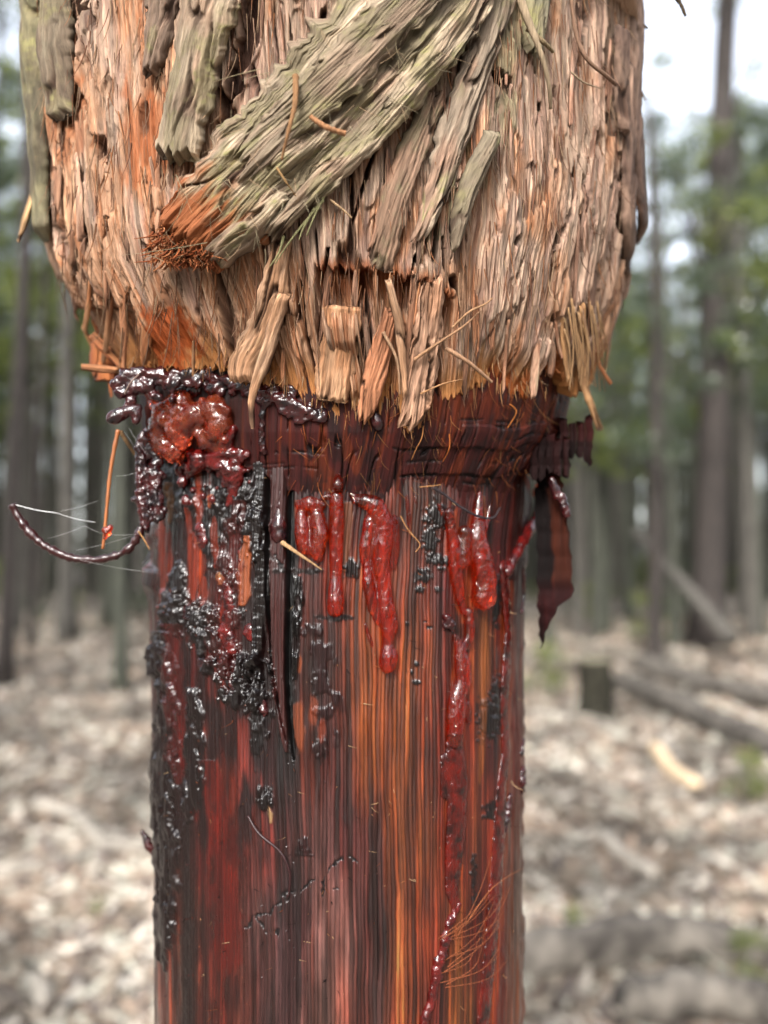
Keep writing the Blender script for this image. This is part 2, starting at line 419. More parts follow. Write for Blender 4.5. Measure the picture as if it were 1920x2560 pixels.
    bm = band(X, Y, [(1720, 480, 14), (1850, 490, 20), (1960, 486, 22), (2020, 478, 18), (2060, 470, 5)], seed=83, jag=0.8)
    put(bm, blk, 0.0012, 0.75, 0.004, s=84)
    bm = band(X, Y, [(2050, 462, 22), (2200, 462, 26), (2400, 470, 22), (2560, 468, 20), (2700, 468, 18)], seed=85, jag=0.5)
    put(bm * 0.75, (40, 20, 18), 0.0003, 0.4, 0.0008, s=86)
    for (cx, cy, rx, ry, hh) in [(446, 1450, 22, 50, .003), (470, 1545, 55, 42, .004), (428, 1510, 26, 30, .003), (520, 1600, 42, 30, .003), (586, 1665, 60, 45, .0045), (640, 1705, 40, 60, .004), (600, 1740, 50, 30, .003), (395, 1640, 22, 60, .0025),
                               (650, 1800, 24, 40, .002), (655, 1995, 22, 26, .0015), (548, 1408, 20, 26, .0015), (575, 1500, 24, 70, .002), (520, 1310, 36, 70, .001), (600, 1270, 50, 60, .0025), (640, 1330, 30, 60, .003), (560, 1230, 40, 50, .002), (450, 1220, 40, 60, .002), (400, 1190, 34, 70, .003), (640, 1850, 16, 60, .001)]:
        put(blob(X, Y, cx, cy, rx, ry, seed=int(cx + cy), jag=0.75), np.array(blk) * (0.8 + 0.6 * ((cx * 7) % 10) / 10), hh * 0.6, 0.42, hh * 1.1, s=int(cx))
    # black ribbed sliver beside the long crack
    put(band(X, Y, [(1150, 650, 14), (1300, 650, 16), (1430, 655, 18), (1560, 645, 16), (1660, 640, 10), (1700, 650, 4)], seed=91, jag=0.25), (28, 18, 22), 0.0026, 0.7, 0.001, fx=30, fy=9, s=92)
    put(band(X, Y, [(1150, 671, 5), (1300, 671, 5), (1500, 667, 4), (1640, 672, 4), (1800, 700, 3), (1860, 715, 1)], seed=93, jag=0.3), (14, 8, 9), -0.0025, 0.3)
    sl = band(X, Y, [(1160, 692, 20), (1300, 692, 20), (1500, 692, 19), (1700, 692, 15), (1830, 705, 10), (1880, 712, 3)], seed=94, jag=0.12, soft=0.25)
    put(sl, np.array((88, 48, 50)), 0.0022, 0.45, 0.0)
    h = h + sl * (ridg(vn(A / 6.0, Y / 900, 95)) - 0.5) * 0.0007
    col = mixc(col, (24, 18, 20), sl * ss(0.45, 0.2, ridg(vn(A / 6.0, Y / 900, 95))) * 0.8)
    put(band(X, Y, [(1200, 720, 6), (1330, 722, 7), (1500, 720, 7), (1650, 714, 6), (1800, 720, 6), (1900, 728, 3)], seed=96, jag=0.4), (10, 6, 7), -0.003, 0.3)
    put(band(X, Y, [(1440, 736, 10), (1500, 738, 16), (1600, 734, 10), (1700, 730, 6)], seed=97, jag=0.5), (18, 14, 18), 0.001, 0.8, 0.003, s=98)
    # tan bare patches
    for pts, c in [([(1340, 620, 8), (1380, 612, 15), (1440, 606, 16), (1490, 608, 15), (1515, 600, 8)], (200, 118, 66)),
                   ([(1205, 430, 6), (1240, 432, 9), (1290, 428, 6), (1310, 425, 2)], (170, 135, 90)),
                   ([(1170, 490, 7), (1190, 494, 9), (1215, 495, 4)], (190, 112, 62)),
                   ([(1235, 530, 5), (1250, 528, 9), (1270, 526, 3)], (180, 100, 58)),
                   ([(1150, 612, 6), (1163, 618, 16), (1178, 612, 8)], (190, 108, 66)),
                   ([(1430, 545, 4), (1445, 547, 11), (1462, 548, 5)], (205, 170, 110)),
                   ([(2015, 665, 3), (2035, 670, 7), (2060, 672, 3)], (190, 170, 130)),
                   ([(1255, 862, 13), (1300, 862, 15), (1350, 858, 14), (1400, 856, 9), (1430, 856, 4)], (140, 88, 52))]:
        put(band(X, Y, pts, seed=int(pts[0][0]), jag=0.35, soft=0.2), c, 0.0004, 0.15)
    # bright orange bare streaks, upper left
    for x, y0, y1, w_ in [(497, 1180, 1330, 9), (480, 1330, 1500, 13), (508, 1440, 1520, 10), (470, 1260, 1400, 6), (535, 1290, 1420, 8), (404, 1300, 1520, 9), (424, 1320, 1480, 6), (560, 1500, 1600, 9)]:
        put(band(X, Y, [(y0, x, 2), (y0 + 20, x, w_), (y1 - 30, x + 2, w_), (y1, x, 2)], seed=x, jag=0.5) * 0.8, (178, 66, 24), 0.0, 0.4)
    # dark spots in the middle
    for cx, cy, rx, ry in [(1085, 1400, 26, 18), (1050, 1440, 20, 16), (1068, 1350, 18, 36), (1090, 1290, 30, 30), (1042, 1472, 10, 9), (1092, 1474, 10, 8), (1035, 1662, 6, 7), (1036, 1705, 9, 6), (1024, 1682, 5, 5), (870, 1420, 18, 26), (1010, 1560, 5, 6), (1236, 1500, 14, 60), (1216, 1800, 26, 50), (1240, 1760, 18, 60), (1222, 2030, 15, 26), (1180, 2200, 7, 50), (660, 2000, 16, 20)]:
        put(blob(X, Y, cx, cy, rx, ry, seed=cx, jag=0.9, fx=8, fy=9), (30, 20, 22), 0.0006, 0.5, 0.0012, fx=5, fy=6, s=cx)
    put(blob(X, Y, 745, 1428, 50, 7, seed=5, jag=0.9), (38, 20, 20), 0.0, 0.3, 0.001)
    put(blob(X, Y, 835, 1545, 50, 7, seed=6, jag=0.9), (38, 20, 20), 0.0, 0.3, 0.001)
    put(band(X, Y, [(1240, 1200, 8), (1400, 1204, 8), (1700, 1206, 9), (1900, 1200, 8), (1960, 1195, 3)], seed=12, jag=0.3) * 0.7, (176, 112, 52), 0.0003, 0.4)
    # dark jagged cracks and the groove left by the saw
    for pts in ([(605, 2322), (640, 2290), (668, 2282), (690, 2262), (706, 2255)], [(745, 2225), (790, 2190), (830, 2165), (850, 2140), (882, 2152)], [(800, 2195), (802, 2240), (812, 2222), (830, 2218)], [(640, 2290), (650, 2330), (672, 2340), (690, 2322)],
                [(735, 2235), (715, 2230), (700, 2250)], [(1060, 1560), (1090, 1570)], [(668, 1352), (700, 1420)]):
        jx = X + (fbm(A / 16, Y / 16, 13, 3) - 0.5) * 26; jy = Y + (fbm(A / 16, Y / 16, 14, 3) - 0.5) * 26
        m = 1 - ss(1.5, 5.5, polyd(jx, jy, pts))
        put(m * ss(.3, .5, vn(A / 12, Y / 12, 15)), (26, 16, 20), -0.0004, 0.1)
    # darker patches among the pink
    put(band(X, Y, [(2230, 730, 18), (2280, 740, 32), (2340, 735, 30), (2400, 722, 22), (2560, 712, 20)], seed=15, jag=0.5) * 0.6, (60, 34, 38), 0, 0.35)
    # red translucent smears painted as stained wood (the thick gum is modelled on top)
    for pts in ([(1560, 432, 20), (1700, 440, 22), (1900, 445, 20), (1960, 446, 8)], [(1900, 520, 16), (2100, 560, 30), (2250, 560, 34), (2400, 572, 30), (2440, 560, 8)], [(1250, 600, 14), (1400, 570, 26), (1500, 560, 30), (1640, 560, 34), (1700, 560, 20)]):
        put(band(X, Y, pts, seed=int(pts[1][1]), jag=0.9) * 0.5, (126, 26, 16), 0.0004, 0.85, 0.0004)
    # outline bumps
    h = h + 0.004 * ss(0.5, 0.75, fbm(Y / 60.0, A / 300.0, 99, 3)) * (ss(400, 375, X) * ss(1650, 1500, Y) + 0.35 * ss(1290, 1310, X))
    return col, h, gl
def build_stem():
    th = theta_list(STEM, 640, 90)
    ys = np.linspace(1130, 2760, 660)
    TH, Y = np.meshgrid(th, ys)
    TW = wrap_th(TH)
    X = STEM.px(TW, Y); A = TW * STEM.pxm
    A = np.where(TH > math.pi, A + 0, A)
    col, h, gl = stem_fields(X, A, Y)
    front = ss(2.4, 1.9, np.abs(TW))
    h = h * front
    V = STEM.at(TH, Y, h)
    # keep the far side level: height from the axis depth
    nr, nc = Y.shape
    st = np.stack([A * 0.00015, Y * 0.00015], -1)
    o = mesh_np("stripped_stem", rel(V), gridq(nr, nc, True), M_WOOD, tree, srgb(np.clip(col, 0, 255), KW), st.reshape(-1, 2), gl)
    tag(o, label="stripped red stem wood with black and crimson gum stains")
build_stem()

# ---- collar of inner bark, chopped into little blocks
def build_collar():
    th = theta_list(COLL, 620, 70)
    v = np.linspace(0, 1, 190)
    TH, Vv = np.meshgrid(th, v)
    TW = wrap_th(TH)
    X0 = COLL.px(TW, 1100.0); A = TW * COLL.pxm
    ex = [0, 350, 372, 378, 410, 640, 700, 760, 850, 900, 985, 1000, 1050, 1120, 1180, 1240, 1300, 1325, 1330, 1345, 1350, 1395, 1400, 1440, 1500, 3000]
    ey = [1180, 1180, 1175, 1150, 1150, 1180, 1225, 1240, 1250, 1262, 1268, 1290, 1296, 1286, 1300, 1310, 1330, 1320, 1200, 1140, 1180, 1180, 1150, 1150, 1150, 1150]
    edge = np.interp(X0, ex, ey) + (vn(A / 12, A * 0, 3) - 0.5) * 22 + (vn(A / 5, A * 0, 4) - 0.5) * 8
    top = 760.0
    Y = top + np.clip(Vv / 0.94, 0, 1) * (edge - top)
    X = COLL.px(TW, Y)
    # block pattern: rows of short blocks with offset cuts
    cell = np.floor(A / 26 + 0.6 * vn(A / 60, Y / 900, 7)); 
    fib = ridg(vn(A / 6.5, Y / 300, 201)); f2 = ridg(vn(A / 14, Y / 200, 202))
    h = (0.5 * fib + 0.5 * f2 - 0.5) * 0.0009
    splits = ss(0.84, 0.96, ridg(vn(A / 21, Y / 140, 203))) * ss(.4, .6, vn(A / 26, Y / 60, 204))
    h -= splits * 0.0016
    rowl = ((Y + (vn(A / 70, A * 0, 8) - 0.5) * 26))
    cutm = np.zeros_like(Y)
    for y0, x0, x1, dp in [(1062, 1230, 1345, 1), (1048, 1150, 1300, .6), (1092, 1260, 1440, 1), (1118, 980, 1345, .7), (1150, 1020, 1345, .7), (1185, 1000, 1345, 1), (1205, 1140, 1345, .8), (1135, 700, 800, .7), (1172, 650, 780, .7), (1160, 560, 700, .8)]:
        c = (1 - ss(1.5, 4.5, np.abs(rowl - y0))) * ss(x0 - 10, x0, X) * (1 - ss(x1, x1 + 10, X)) * dp
        cutm = np.maximum(cutm, c)
    cutm = cutm * ss(.35, .6, vn(A / 34, Y / 30, 205))
    h -= cutm * 0.0008
    h += 0.0011 * np.where((rowl > 1062) & (X > 1150), 1, 0) - 0.0012 * np.where((rowl > 1118) & (X > 1000), 1, 0) - 0.001 * np.where((rowl > 1185) & (X > 1000), 1, 0)
    red = np.array((92, 36, 34)); org = np.array((128, 58, 30)); dk = np.array((52, 24, 28))
    t = fbm(A / 40, Y / 120, 211, 3)
    col = mixc(np.broadcast_to(red, Y.shape + (3,)) * 1.0, org, ss(0.45, 0.65, t) * ss(1180, 1000, Y) * (0.4 + 0.6 * ss(850, 1050, X)))
    col = mixc(col, (150, 74, 34), ss(1090, 1000, Y + (vn(A / 9, Y / 60, 9) - .5) * 60) * ss(960, 1050, X) * 0.7)
    col = mixc(col, dk, ss(0.5, 0.7, fbm(A / 30, Y / 60, 212, 3)) * 0.75)
    col = mixc(col, (22, 13, 15), np.clip(splits * 0.8 + cutm * 0.9, 0, 1))
    col = mixc(col, (150, 74, 34), ss(0.83, 0.9, ridg(vn(A / 33, Y / 300, 217))) * 0.7)
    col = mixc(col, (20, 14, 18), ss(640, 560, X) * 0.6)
    col = mixc(col, (26, 18, 24), ss(1150, 1250, Y) * ss(1010, 930, X) * 0.6 * ss(0.35, 0.55, fbm(A / 20, Y / 20, 5, 3)))
    col = col * (0.75 + 0.5 * fib)[..., None]
    hh = h - 0.009 * ss(0.94, 1.0, Vv) - 0.0006 * 0
    V = COLL.at(TH, Y - 6 * ss(0.96, 1.0, Vv), hh * ss(2.6, 2.0, np.abs(TW)) - 0.009 * ss(0.94, 1, Vv) * ss(2.0, 2.6, np.abs(TW)))
    gl = 0.25 + 0.35 * fbm(A / 9, Y / 40, 55, 2)
    st = np.stack([A * 0.00015, Y * 0.00015], -1)
    o = mesh_np("inner_bark_collar", rel(V), gridq(*Y.shape, True), M_DRY, tree, srgb(np.clip(col, 0, 255), KW), st.reshape(-1, 2), gl)
    tag(o, label="dark red inner bark, chopped across into small blocks")
build_collar()

# ---- thick outer bark
EDGE = [(0, 900), (205, 905), (225, 955), (285, 950), (300, 905), (312, 918), (560, 925), (566, 950), (640, 965), (648, 952), (700, 985), (760, 1003), (800, 1020), (850, 1045), (905, 1052), (935, 1062), (945, 1000), (962, 1000), (1000, 1060), (1020, 1082), (1050, 1072), (1090, 1030), (1110, 1000), (1150, 985), (1200, 968), (1240, 950), (1262, 968), (1290, 972), (1345, 992), (1362, 985), (1372, 965), (1385, 925), (1420, 918), (1440, 960), (1462, 985), (1490, 960), (1500, 905), (3000, 900)]
EDX, EDY = np.array(EDGE, float).T
def bark_edge(X, A):
    return np.interp(X, EDX, EDY) + (vn(A / 7.0, A * 0, 61) - 0.5) * 26 + (vn(A / 3.0, A * 0, 62) - 0.5) * 12 + (vn(A / 22.0, A * 0, 63) - 0.5) * 20
def bark_col(X, A, Y, gr, cr):
    """weathered grey-pink outside, orange where freshly torn, green-grey lichen"""
    t1 = fbm(A / 60, Y / 170, 301, 4); t2 = fbm(A / 14, Y / 120, 302, 3)
    pink = np.array((200, 166, 148)); grey = np.array((182, 166, 148)); org = np.array((208, 142, 98)); deep = np.array((160, 98, 70))
    col = mixc(np.broadcast_to(pink, X.shape + (3,)) * 1.0, grey, ss(0.45, 0.65, t2) * 0.7)
    o = ss(0.42, 0.66, t1 + 0.16 * ss(560, 900, Y) + 0.12 * ss(520, 380, X) * ss(150, 400, Y) - 0.12 * ss(1100, 1400, X))
    col = mixc(col, org, o * 0.85)
    col = mixc(col, deep, ss(0.6, 0.2, gr) * 0.75)
    col = mixc(col, (226, 200, 172), ss(0.66, 0.88, gr) * 0.55)
    # lichen: upper left edge
    li = ss(0.42, 0.6, fbm(A / 36, Y / 90, 305, 4)) * (ss(200, 110, X) * ss(420, 150, Y) + 0.0)
    li = np.maximum(li, ss(0.45, 0.6, fbm(A / 30, Y / 110, 306, 4)) * band(X, Y, [(-200, 1260, 90), (200, 1200, 120), (420, 1130, 70), (600, 1080, 40)], seed=17) * 0.7)
    col = mixc(col, (146, 150, 112), np.clip(li, 0, 1) * 0.8)
    col = mixc(col, (66, 42, 32), np.clip(cr, 0, 1) * 0.85)
    return col
def build_bark():
    th = theta_list(BARK, 1000, 90)
    v = np.linspace(0, 1, 480)
    TH, Vv = np.meshgrid(th, v)
    TW = wrap_th(TH)
    A = TW * BARK.pxm
    X0 = BARK.px(TW, 950.0)
    edge = bark_edge(X0, A)
    top = -260.0
    vf = np.clip(Vv / 0.95, 0, 1)
    Y = top + vf * (edge - top)
    X = BARK.px(TW, Y)
    wob = (fbm(A / 200, Y / 380, 311, 3) - 0.5) * 44
    Aw = A + wob + (fbm(A / 30, Y / 120, 312, 2) - 0.5) * 6
    r1 = ridg(vn(Aw / 30, Y / 330, 313)); r2 = ridg(vn(Aw / 15, Y / 170, 314)); r3 = ridg(vn(Aw / 7, Y / 110, 315)); r4 = vn(Aw / 3.6, Y / 60, 316)
    f1, q1 = fibre(Aw, Y, 9, 140, 331, .4); f2, q2 = fibre(Aw, Y, 5, 60, 334, .4); f3, q3 = fibre(Aw, Y, 24, 300, 337, .6)
    gr = 0.22 * r1 + 0.12 * r2 + 0.22 * f1 * (.5 + .7 * q1) + 0.14 * f2 * (.4 + .8 * q2) + 0.24 * f3 * (.3 + .9 * q3) + 0.10 * r4
    h = (gr - 0.42) * 0.0042
    # plates: terraces with torn lower lips
    pl = fbm(Aw / 75, Y / 260, 317, 3)
    h = h + (ss(0.46, 0.49, pl) - 0.5) * 0.0013 + (ss(0.56, 0.585, pl) - 0.5) * 0.0016
    # cracks
    c1 = ss(0.90, 0.985, ridg(vn(Aw / 44, Y / 420, 318))) * ss(0.42, 0.6, vn(A / 50, Y / 200, 319))
    c2 = ss(0.86, 0.97, ridg(vn(Aw / 24, Y / 200, 320))) * ss(0.5, 0.66, vn(A / 40, Y / 120, 321))
    dn = [([(30, 180, 190, 10), ], 0)]
    cr = np.maximum(c1, 0.8 * c2)
    for pts in ([(-200, 190, 8), (100, 188, 9), (250, 182, 8), (300, 186, 3)], [(120, 112, 6), (260, 116, 8), (420, 128, 6), (440, 130, 1)],
                [(60, 1500, 9), (180, 1492, 14), (280, 1502, 12), (340, 1512, 4)], [(380, 1530, 5), (470, 1540, 8), (620, 1545, 7), (700, 1550, 2)],
                [(-100, 625, 14), (60, 612, 22), (230, 560, 14), (300, 545, 3)], [(540, 270, 4), (640, 262, 7), (720, 255, 2)], [(-50, 1440, 5), (50, 1445, 9), (100, 1440, 3)],
                [(330, 925, 6), (480, 880, 5), (560, 860, 2)], [(590, 1090, 4), (660, 1095, 6), (720, 1100, 2)], [(620, 800, 4), (720, 790, 5), (830, 780, 3)]):
        cr = np.maximum(cr, band(X, Y, pts, seed=int(pts[1][0]) % 50, jag=0.5))
    h = h - cr * 0.0075
    # torn ledge in the middle, with the hollow under it and the square plate beneath
    jy = (vn(A / 5, A * 0, 71) - 0.5) * 26 + (vn(A / 30, A * 0, 72) - 0.5) * 20
    led = ss(765, 780, X) * (1 - ss(1110, 1130, X))
    yl = np.interp(X, [770, 900, 1010, 1120], [664, 668, 690, 735]) + jy
    hol = led * ss(yl - 2, yl + 5, Y) * (1 - ss(yl + 70, yl + 150, Y))
    h = h - 0.0075 * hol + 0.0025 * led * ss(yl - 120, yl, Y) * (1 - ss(yl, yl + 4, Y))
    blk = ss(786, 794, X) * (1 - ss(890, 897, X)) * ss(765, 772, Y + (X - 790) * -0.12) * (1 - ss(850, 900, Y))
    h = h + 0.005 * blk
    # left notch where the bark has broken out
    yl2 = np.interp(X, [110, 180, 300, 330], [700, 765, 770, 700]) + jy * 0.5
    nt_ = (1 - ss(300, 330, X)) * ss(yl2 - 3, yl2 + 6, Y)
    h = h - 0.006 * nt_
    # near the cut: thinner, cleaner, orange
    near = ss(110, 20, edge - Y + (vn(A / 20, A * 0, 74) - .5) * 70)
    h = h * (1 - 0.45 * near) - 0.003 * near
    h = h - 0.004 * ss(1210, 1260, X) * (1 - ss(1420, 1440, X)) * ss(120, 20, edge - Y)
    col = bark_col(X, A, Y, gr * 1.25, cr) * ((.8 + .36 * q1) * (.84 + .3 * q2))[..., None]
    tan = np.array((226, 158, 94))
    col = mixc(col, tan * 1.0, near * 0.88 * ss(0.1, 0.5, gr + 0.25))
    col = mixc(col, (176, 84, 36), np.clip(hol, 0, 1) * 0.55 * (1 - ss(yl + 40, yl + 90, Y)) + 0.5 * led * ss(yl - 34, yl - 4, Y) * (1 - ss(yl + 2, yl + 12, Y)))
    rust = blob(X, Y, 405, 850, 60, 90, seed=22, jag=0.7) * 0.75
    col = mixc(col, (196, 88, 36), rust)
    rust = blob(X, Y, 385, 330, 80, 110, seed=23, jag=0.9, fx=12, fy=60) * 0.55 + blob(X, Y, 170, 300, 40, 120, seed=24, jag=0.9, fx=12, fy=60) * 0.4
    col = mixc(col, (190, 104, 58), np.clip(rust, 0, 1))
    rb = ss(1225, 1260, X) * (1 - ss(1425, 1440, X)) * ss(75, 25, edge - Y + (vn(A / 12, A * 0, 76) - .5) * 50)
    col = mixc(col, (180, 92, 40), rb * 0.8)
    # closing rows: under the lip and back to the inner bark
    k = ss(0.95, 1.0, Vv)
    Rb = BARK.cr(Y)[1]; Rc = COLL.cr(Y)[1]
    hh = h * (1 - k) + (Rc - Rb - 0.002) * k
    V = BARK.at(TH, Y - 20 * k, hh * 1.0)
    gl = np.zeros_like(Y)
    st = np.stack([Aw * 0.00013, Y * 0.00013], -1)
    o = mesh_np("outer_bark", rel(V), gridq(*Y.shape, True), M_BARK, tree, srgb(np.clip(col, 0, 255), KB), st.reshape(-1, 2), gl)
    tag(o, label="thick stringy bark, grey pink outside and orange at the torn lower edge")
build_bark()

# ---- the rest of the tree, beyond the frame
def tube(path, radii, n=16, wob=0.0, seed=0, closed_ends=True):
    P = np.array([list(p) for p in path], float); R = np.array(radii, float)
    m = len(P)
    T = np.gradient(P, axis=0); T /= np.linalg.norm(T, axis=1)[:, None] + 1e-12
    ref = np.array((0.0, 1.0, 0.0)) if abs(T[:, 1]).mean() < 0.8 else np.array((1.0, 0, 0))
    Nn = np.cross(T, ref); Nn /= np.linalg.norm(Nn, axis=1)[:, None] + 1e-12
    B = np.cross(T, Nn)
    a = np.linspace(0, 2 * math.pi, n, endpoint=False)
    rr = R[:, None] * (1 + wob * (vn(np.cos(a)[None, :] * 2 + 5, np.arange(m)[:, None] * 0.6 + np.sin(a)[None, :] * 2, seed) - 0.5) * 2)
    V = P[:, None, :] + rr[..., None] * (np.cos(a)[None, :, None] * Nn[:, None, :] + np.sin(a)[None, :, None] * B[:, None, :])
    Q = gridq(m, n, True)
    V = V.reshape(-1, 3)
    tr = []
    if closed_ends:
        b = len(V)
        V = np.concatenate([V, P[:1], P[-1:]])
        for j in range(n):
            tr.append((b, (j + 1) % n, j)); tr.append((b + 1, (m - 1) * n + j, (m - 1) * n + (j + 1) % n))
    return V, Q, np.array(tr, int).reshape(-1, 3)
def resample(pts, k):
    p = np.array(pts, float)
    d = np.r_[0, np.cumsum(np.linalg.norm(np.diff(p[:, :3] if p.shape[1] > 2 else p, axis=0), axis=1))]
    t = np.linspace(0, d[-1], k)
    # smooth by Catmull-Rom on each coordinate
    out = []
    for tt in t:
        i = min(np.searchsorted(d, tt, side='right') - 1, len(p) - 2)
        u = (tt - d[i]) / max(d[i + 1] - d[i], 1e-9)
        p0 = p[max(i - 1, 0)]; p1 = p[i]; p2 = p[i + 1]; p3 = p[min(i + 2, len(p) - 1)]
        out.append(0.5 * ((2 * p1) + (-p0 + p2) * u + (2 * p0 - 5 * p1 + 4 * p2 - p3) * u * u + (-p0 + 3 * p1 - 3 * p2 + p3) * u ** 3))
    return np.array(out)
def const_attr(V, c, L=0.01):
    V = np.asarray(V)
    return np.broadcast_to(srgb(c), V.shape), V[:, [0, 2]]
cxl, Rl = [float(t) for t in STEM.cr(2760.0)]
cxu, Ru = [float(t) for t in BARK.cr(-260.0)]
zlo = float(STEM.at(0.0, 2760.0)[2]); zhi = float(BARK.at(0.0, -260.0)[2])
zz = np.linspace(-0.05, 1.185, 40)
V, Q, T_ = tube([(cxl, D, z) for z in zz], [Rl * (0.93 + 0.5 * math.exp(-z * 6)) for z in zz], 64, 0.03, 3)
c = srgb((130, 66, 48)) * (0.6 + 0.8 * fbm(V[:, 0] * 900, V[:, 2] * 12, 4, 3))[:, None]
tag(mesh_np("lower_stem", rel(V), Q, M_WOOD, tree, c, V[:, [0, 2]], np.full(len(V), .4), tris=T_), label="stripped red stem going down to the ground")
zz = np.linspace(zhi + 0.005, 13, 90)
V, Q, T_ = tube([(cxu + 0.05 * (z - zhi) * 0.3, D + 0.02 * (z - zhi), z) for z in zz], [Ru * (1 - 0.05 * (z - 2)) * 0.975 for z in zz], 64, 0.06, 8)
c = srgb((150, 122, 100)) * (0.6 + 0.8 * fbm(V[:, 0] * 300, V[:, 2] * 6, 4, 3))[:, None]
tag(mesh_np("upper_trunk", rel(V), Q, M_BARK, tree, c, V[:, [0, 2]], np.zeros(len(V)), tris=T_), label="fibrous trunk going up out of sight")

# ------------------------------------------------------------------ strips of bark
def strip(name, pts, mode, thick, lift, bulge=0.0, cols=None, nA=20, nL=30, jag=(0.02, 0.06), seed=0, groove=0.0006, gpx=9.0, mat=None, label=None, sq=0.55, lichen=0.0, gl=0.0, curl=0.0, relief=0.0, endc=None):
    """pts: (px, py, half width px[, lift m]); mode: shell or a depth Y. One closed strip with fibres along it."""
    p = np.array([tuple(q) + ((0.0,) if len(q) == 3 else ()) for q in pts], float)
    P = resample(p[:, [0, 1, 2, 3]] * np.array([1, 1, 1, 1.0]), nL)
    X, Y, Wd, Lf = P.T
    tx = np.gradient(X); ty = np.gradient(Y); L = np.hypot(tx, ty); tx /= L; ty /= L
    nx, ny = ty, -tx                                   # across
    uf = np.linspace(1, -1, nA); ub = np.linspace(-1, 1, max(4, nA // 5))[1:-1]
    cu2 = np.r_[uf, ub]; su2 = np.r_[(1 - np.abs(uf) ** 3.2) ** .45, -(1 - np.abs(ub) ** 3.2) ** .45]; phi = cu2
    U = cu2[None, :] * np.ones(nL)[:, None]; S = su2[None, :] * np.ones(nL)[:, None]
    tot = np.sum(L) if False else np.sum(np.hypot(np.diff(X), np.diff(Y)))
    along = np.linspace(0, 1, nL)[:, None] * np.ones(len(phi))[None, :]
    acr = U * Wd[:, None]
    j0 = (vn(acr / 9.0, acr * 0, seed + 1) - 0.5) * 2; j1 = (vn(acr / 7.0, acr * 0, seed + 2) - 0.5) * 2
    sh = (-jag[0] * j0 * (1 - along) ** 3 + jag[1] * j1 * along ** 3) * tot
    ew = (fbm(along * tot / 30, np.sign(U) * 3.0, seed + 4, 3) - 0.5) * 0.5
    au = acr * (1 + ew * np.abs(U) ** 3)
    PX = X[:, None] + nx[:, None] * au + tx[:, None] * sh
    PY = Y[:, None] + ny[:, None] * au + ty[:, None] * sh
    aw = acr + (fbm(acr / 40, along * tot / 120, seed + 5, 2) - 0.5) * 20
    p1, t1 = fibre(aw, along * tot, gpx, 150, seed + 6, .5); g = 0.42 * p1 * (.4 + .8 * t1) + 0.33 * ridg(vn(aw / (gpx * 2.1), along * tot / 170, seed + 7)) + 0.25 * vn(aw / 4, along * tot / 60, seed + 8)
    top = (S >= 0)
    ck0 = ss(.86, .96, ridg(vn(aw / (gpx * 2.6), along * tot / 150, seed + 16))) * ss(.35, .6, vn(acr / 30, along * tot / 90, seed + 17))
    rel_ = (fbm(acr / 34, along * tot / 110, seed + 9, 3) - 0.5) * 2 * relief
    endt = np.minimum(1, (1 - along) * 14 + 0.25) * np.minimum(1, along * 14 + 0.25)
    hh = lift + Lf[:, None] + bulge * (1 - U ** 2) * endt + S * thick / 2 * endt + np.where(top, (g - 0.5) * groove * 2.2 + rel_ - ck0 * groove * 1.6, 0) * endt + curl * (along ** 3)
    if isinstance(mode, Shell):
        V = mode.pt(PX, PY, hh)
    else:
        V = unproj(PX, PY, mode - hh)
    if cols is None: cols = ((168, 134, 112), (150, 100, 72))
    c0, c1 = [np.array(c, float) for c in cols[:2]]
    n3 = fbm(acr / 20, along * tot / 120, seed + 10, 3)
    fine = fbm(aw / 5.0, along * tot / 70, seed + 15, 3)
    col = mixc(np.broadcast_to(c0, g.shape + (3,)) * 1.0, c1, ss(0.35, 0.65, n3))
    col = col * ((0.68 + 0.62 * g) * (0.72 + 0.56 * fine))[..., None]
    ck = ss(.86, .96, ridg(vn(aw / (gpx * 2.6), along * tot / 150, seed + 16))) * ss(.35, .6, vn(acr / 30, along * tot / 90, seed + 17))
    col = mixc(col, (62, 44, 34), ck * .8)
    if lichen:
        lm = ss(0.62 - 0.25 * lichen, 0.78 - 0.25 * lichen, fbm(acr / 38, along * tot / 75, seed + 11, 5))
        col = mixc(col, (166, 160, 124), lm * 0.7)
        l2 = ss(0.60, 0.70, fbm(acr / 12, along * tot / 16, seed + 12, 4)) * lm
        col = mixc(col, (180, 180, 122), l2 * 0.7)
        l3 = ss(0.45, 0.6, fbm(acr / 60, along * tot / 200, seed + 13, 3))
        col = mixc(col, (132, 122, 106), l3 * 0.4)
    if endc is not None:
        e = ss(endc[1], endc[2], along + (vn(acr / 8, along * 20, seed + 14) - 0.5) * 0.12)
        col = mixc(col, endc[0], e * 0.9)
    Vv = V.reshape(-1, 3)
    nc = len(phi); b = len(Vv)
    Vc = np.concatenate([Vv, V[0].mean(0)[None], V[-1].mean(0)[None]])
    tr = [(b, j, (j + 1) % nc) for j in range(nc)] + [(b + 1, (nL - 1) * nc + (j + 1) % nc, (nL - 1) * nc + j) for j in range(nc)]
    colv = np.concatenate([col.reshape(-1, 3), col[0].mean(0)[None], col[-1].mean(0)[None]])
    st = np.stack([acr * 0.00013, along * tot * 0.00013], -1).reshape(-1, 2)
    st = np.concatenate([st, st[:1], st[-1:]]) + seed * 0.013
    o = mesh_np(name, rel(Vc), gridq(nL, nc, True), mat or M_BARK, tree, srgb(np.clip(colv, 0, 255), KB), st, np.full(len(Vc), gl), tris=np.array(tr))
    if label: o['label'] = label
    return o
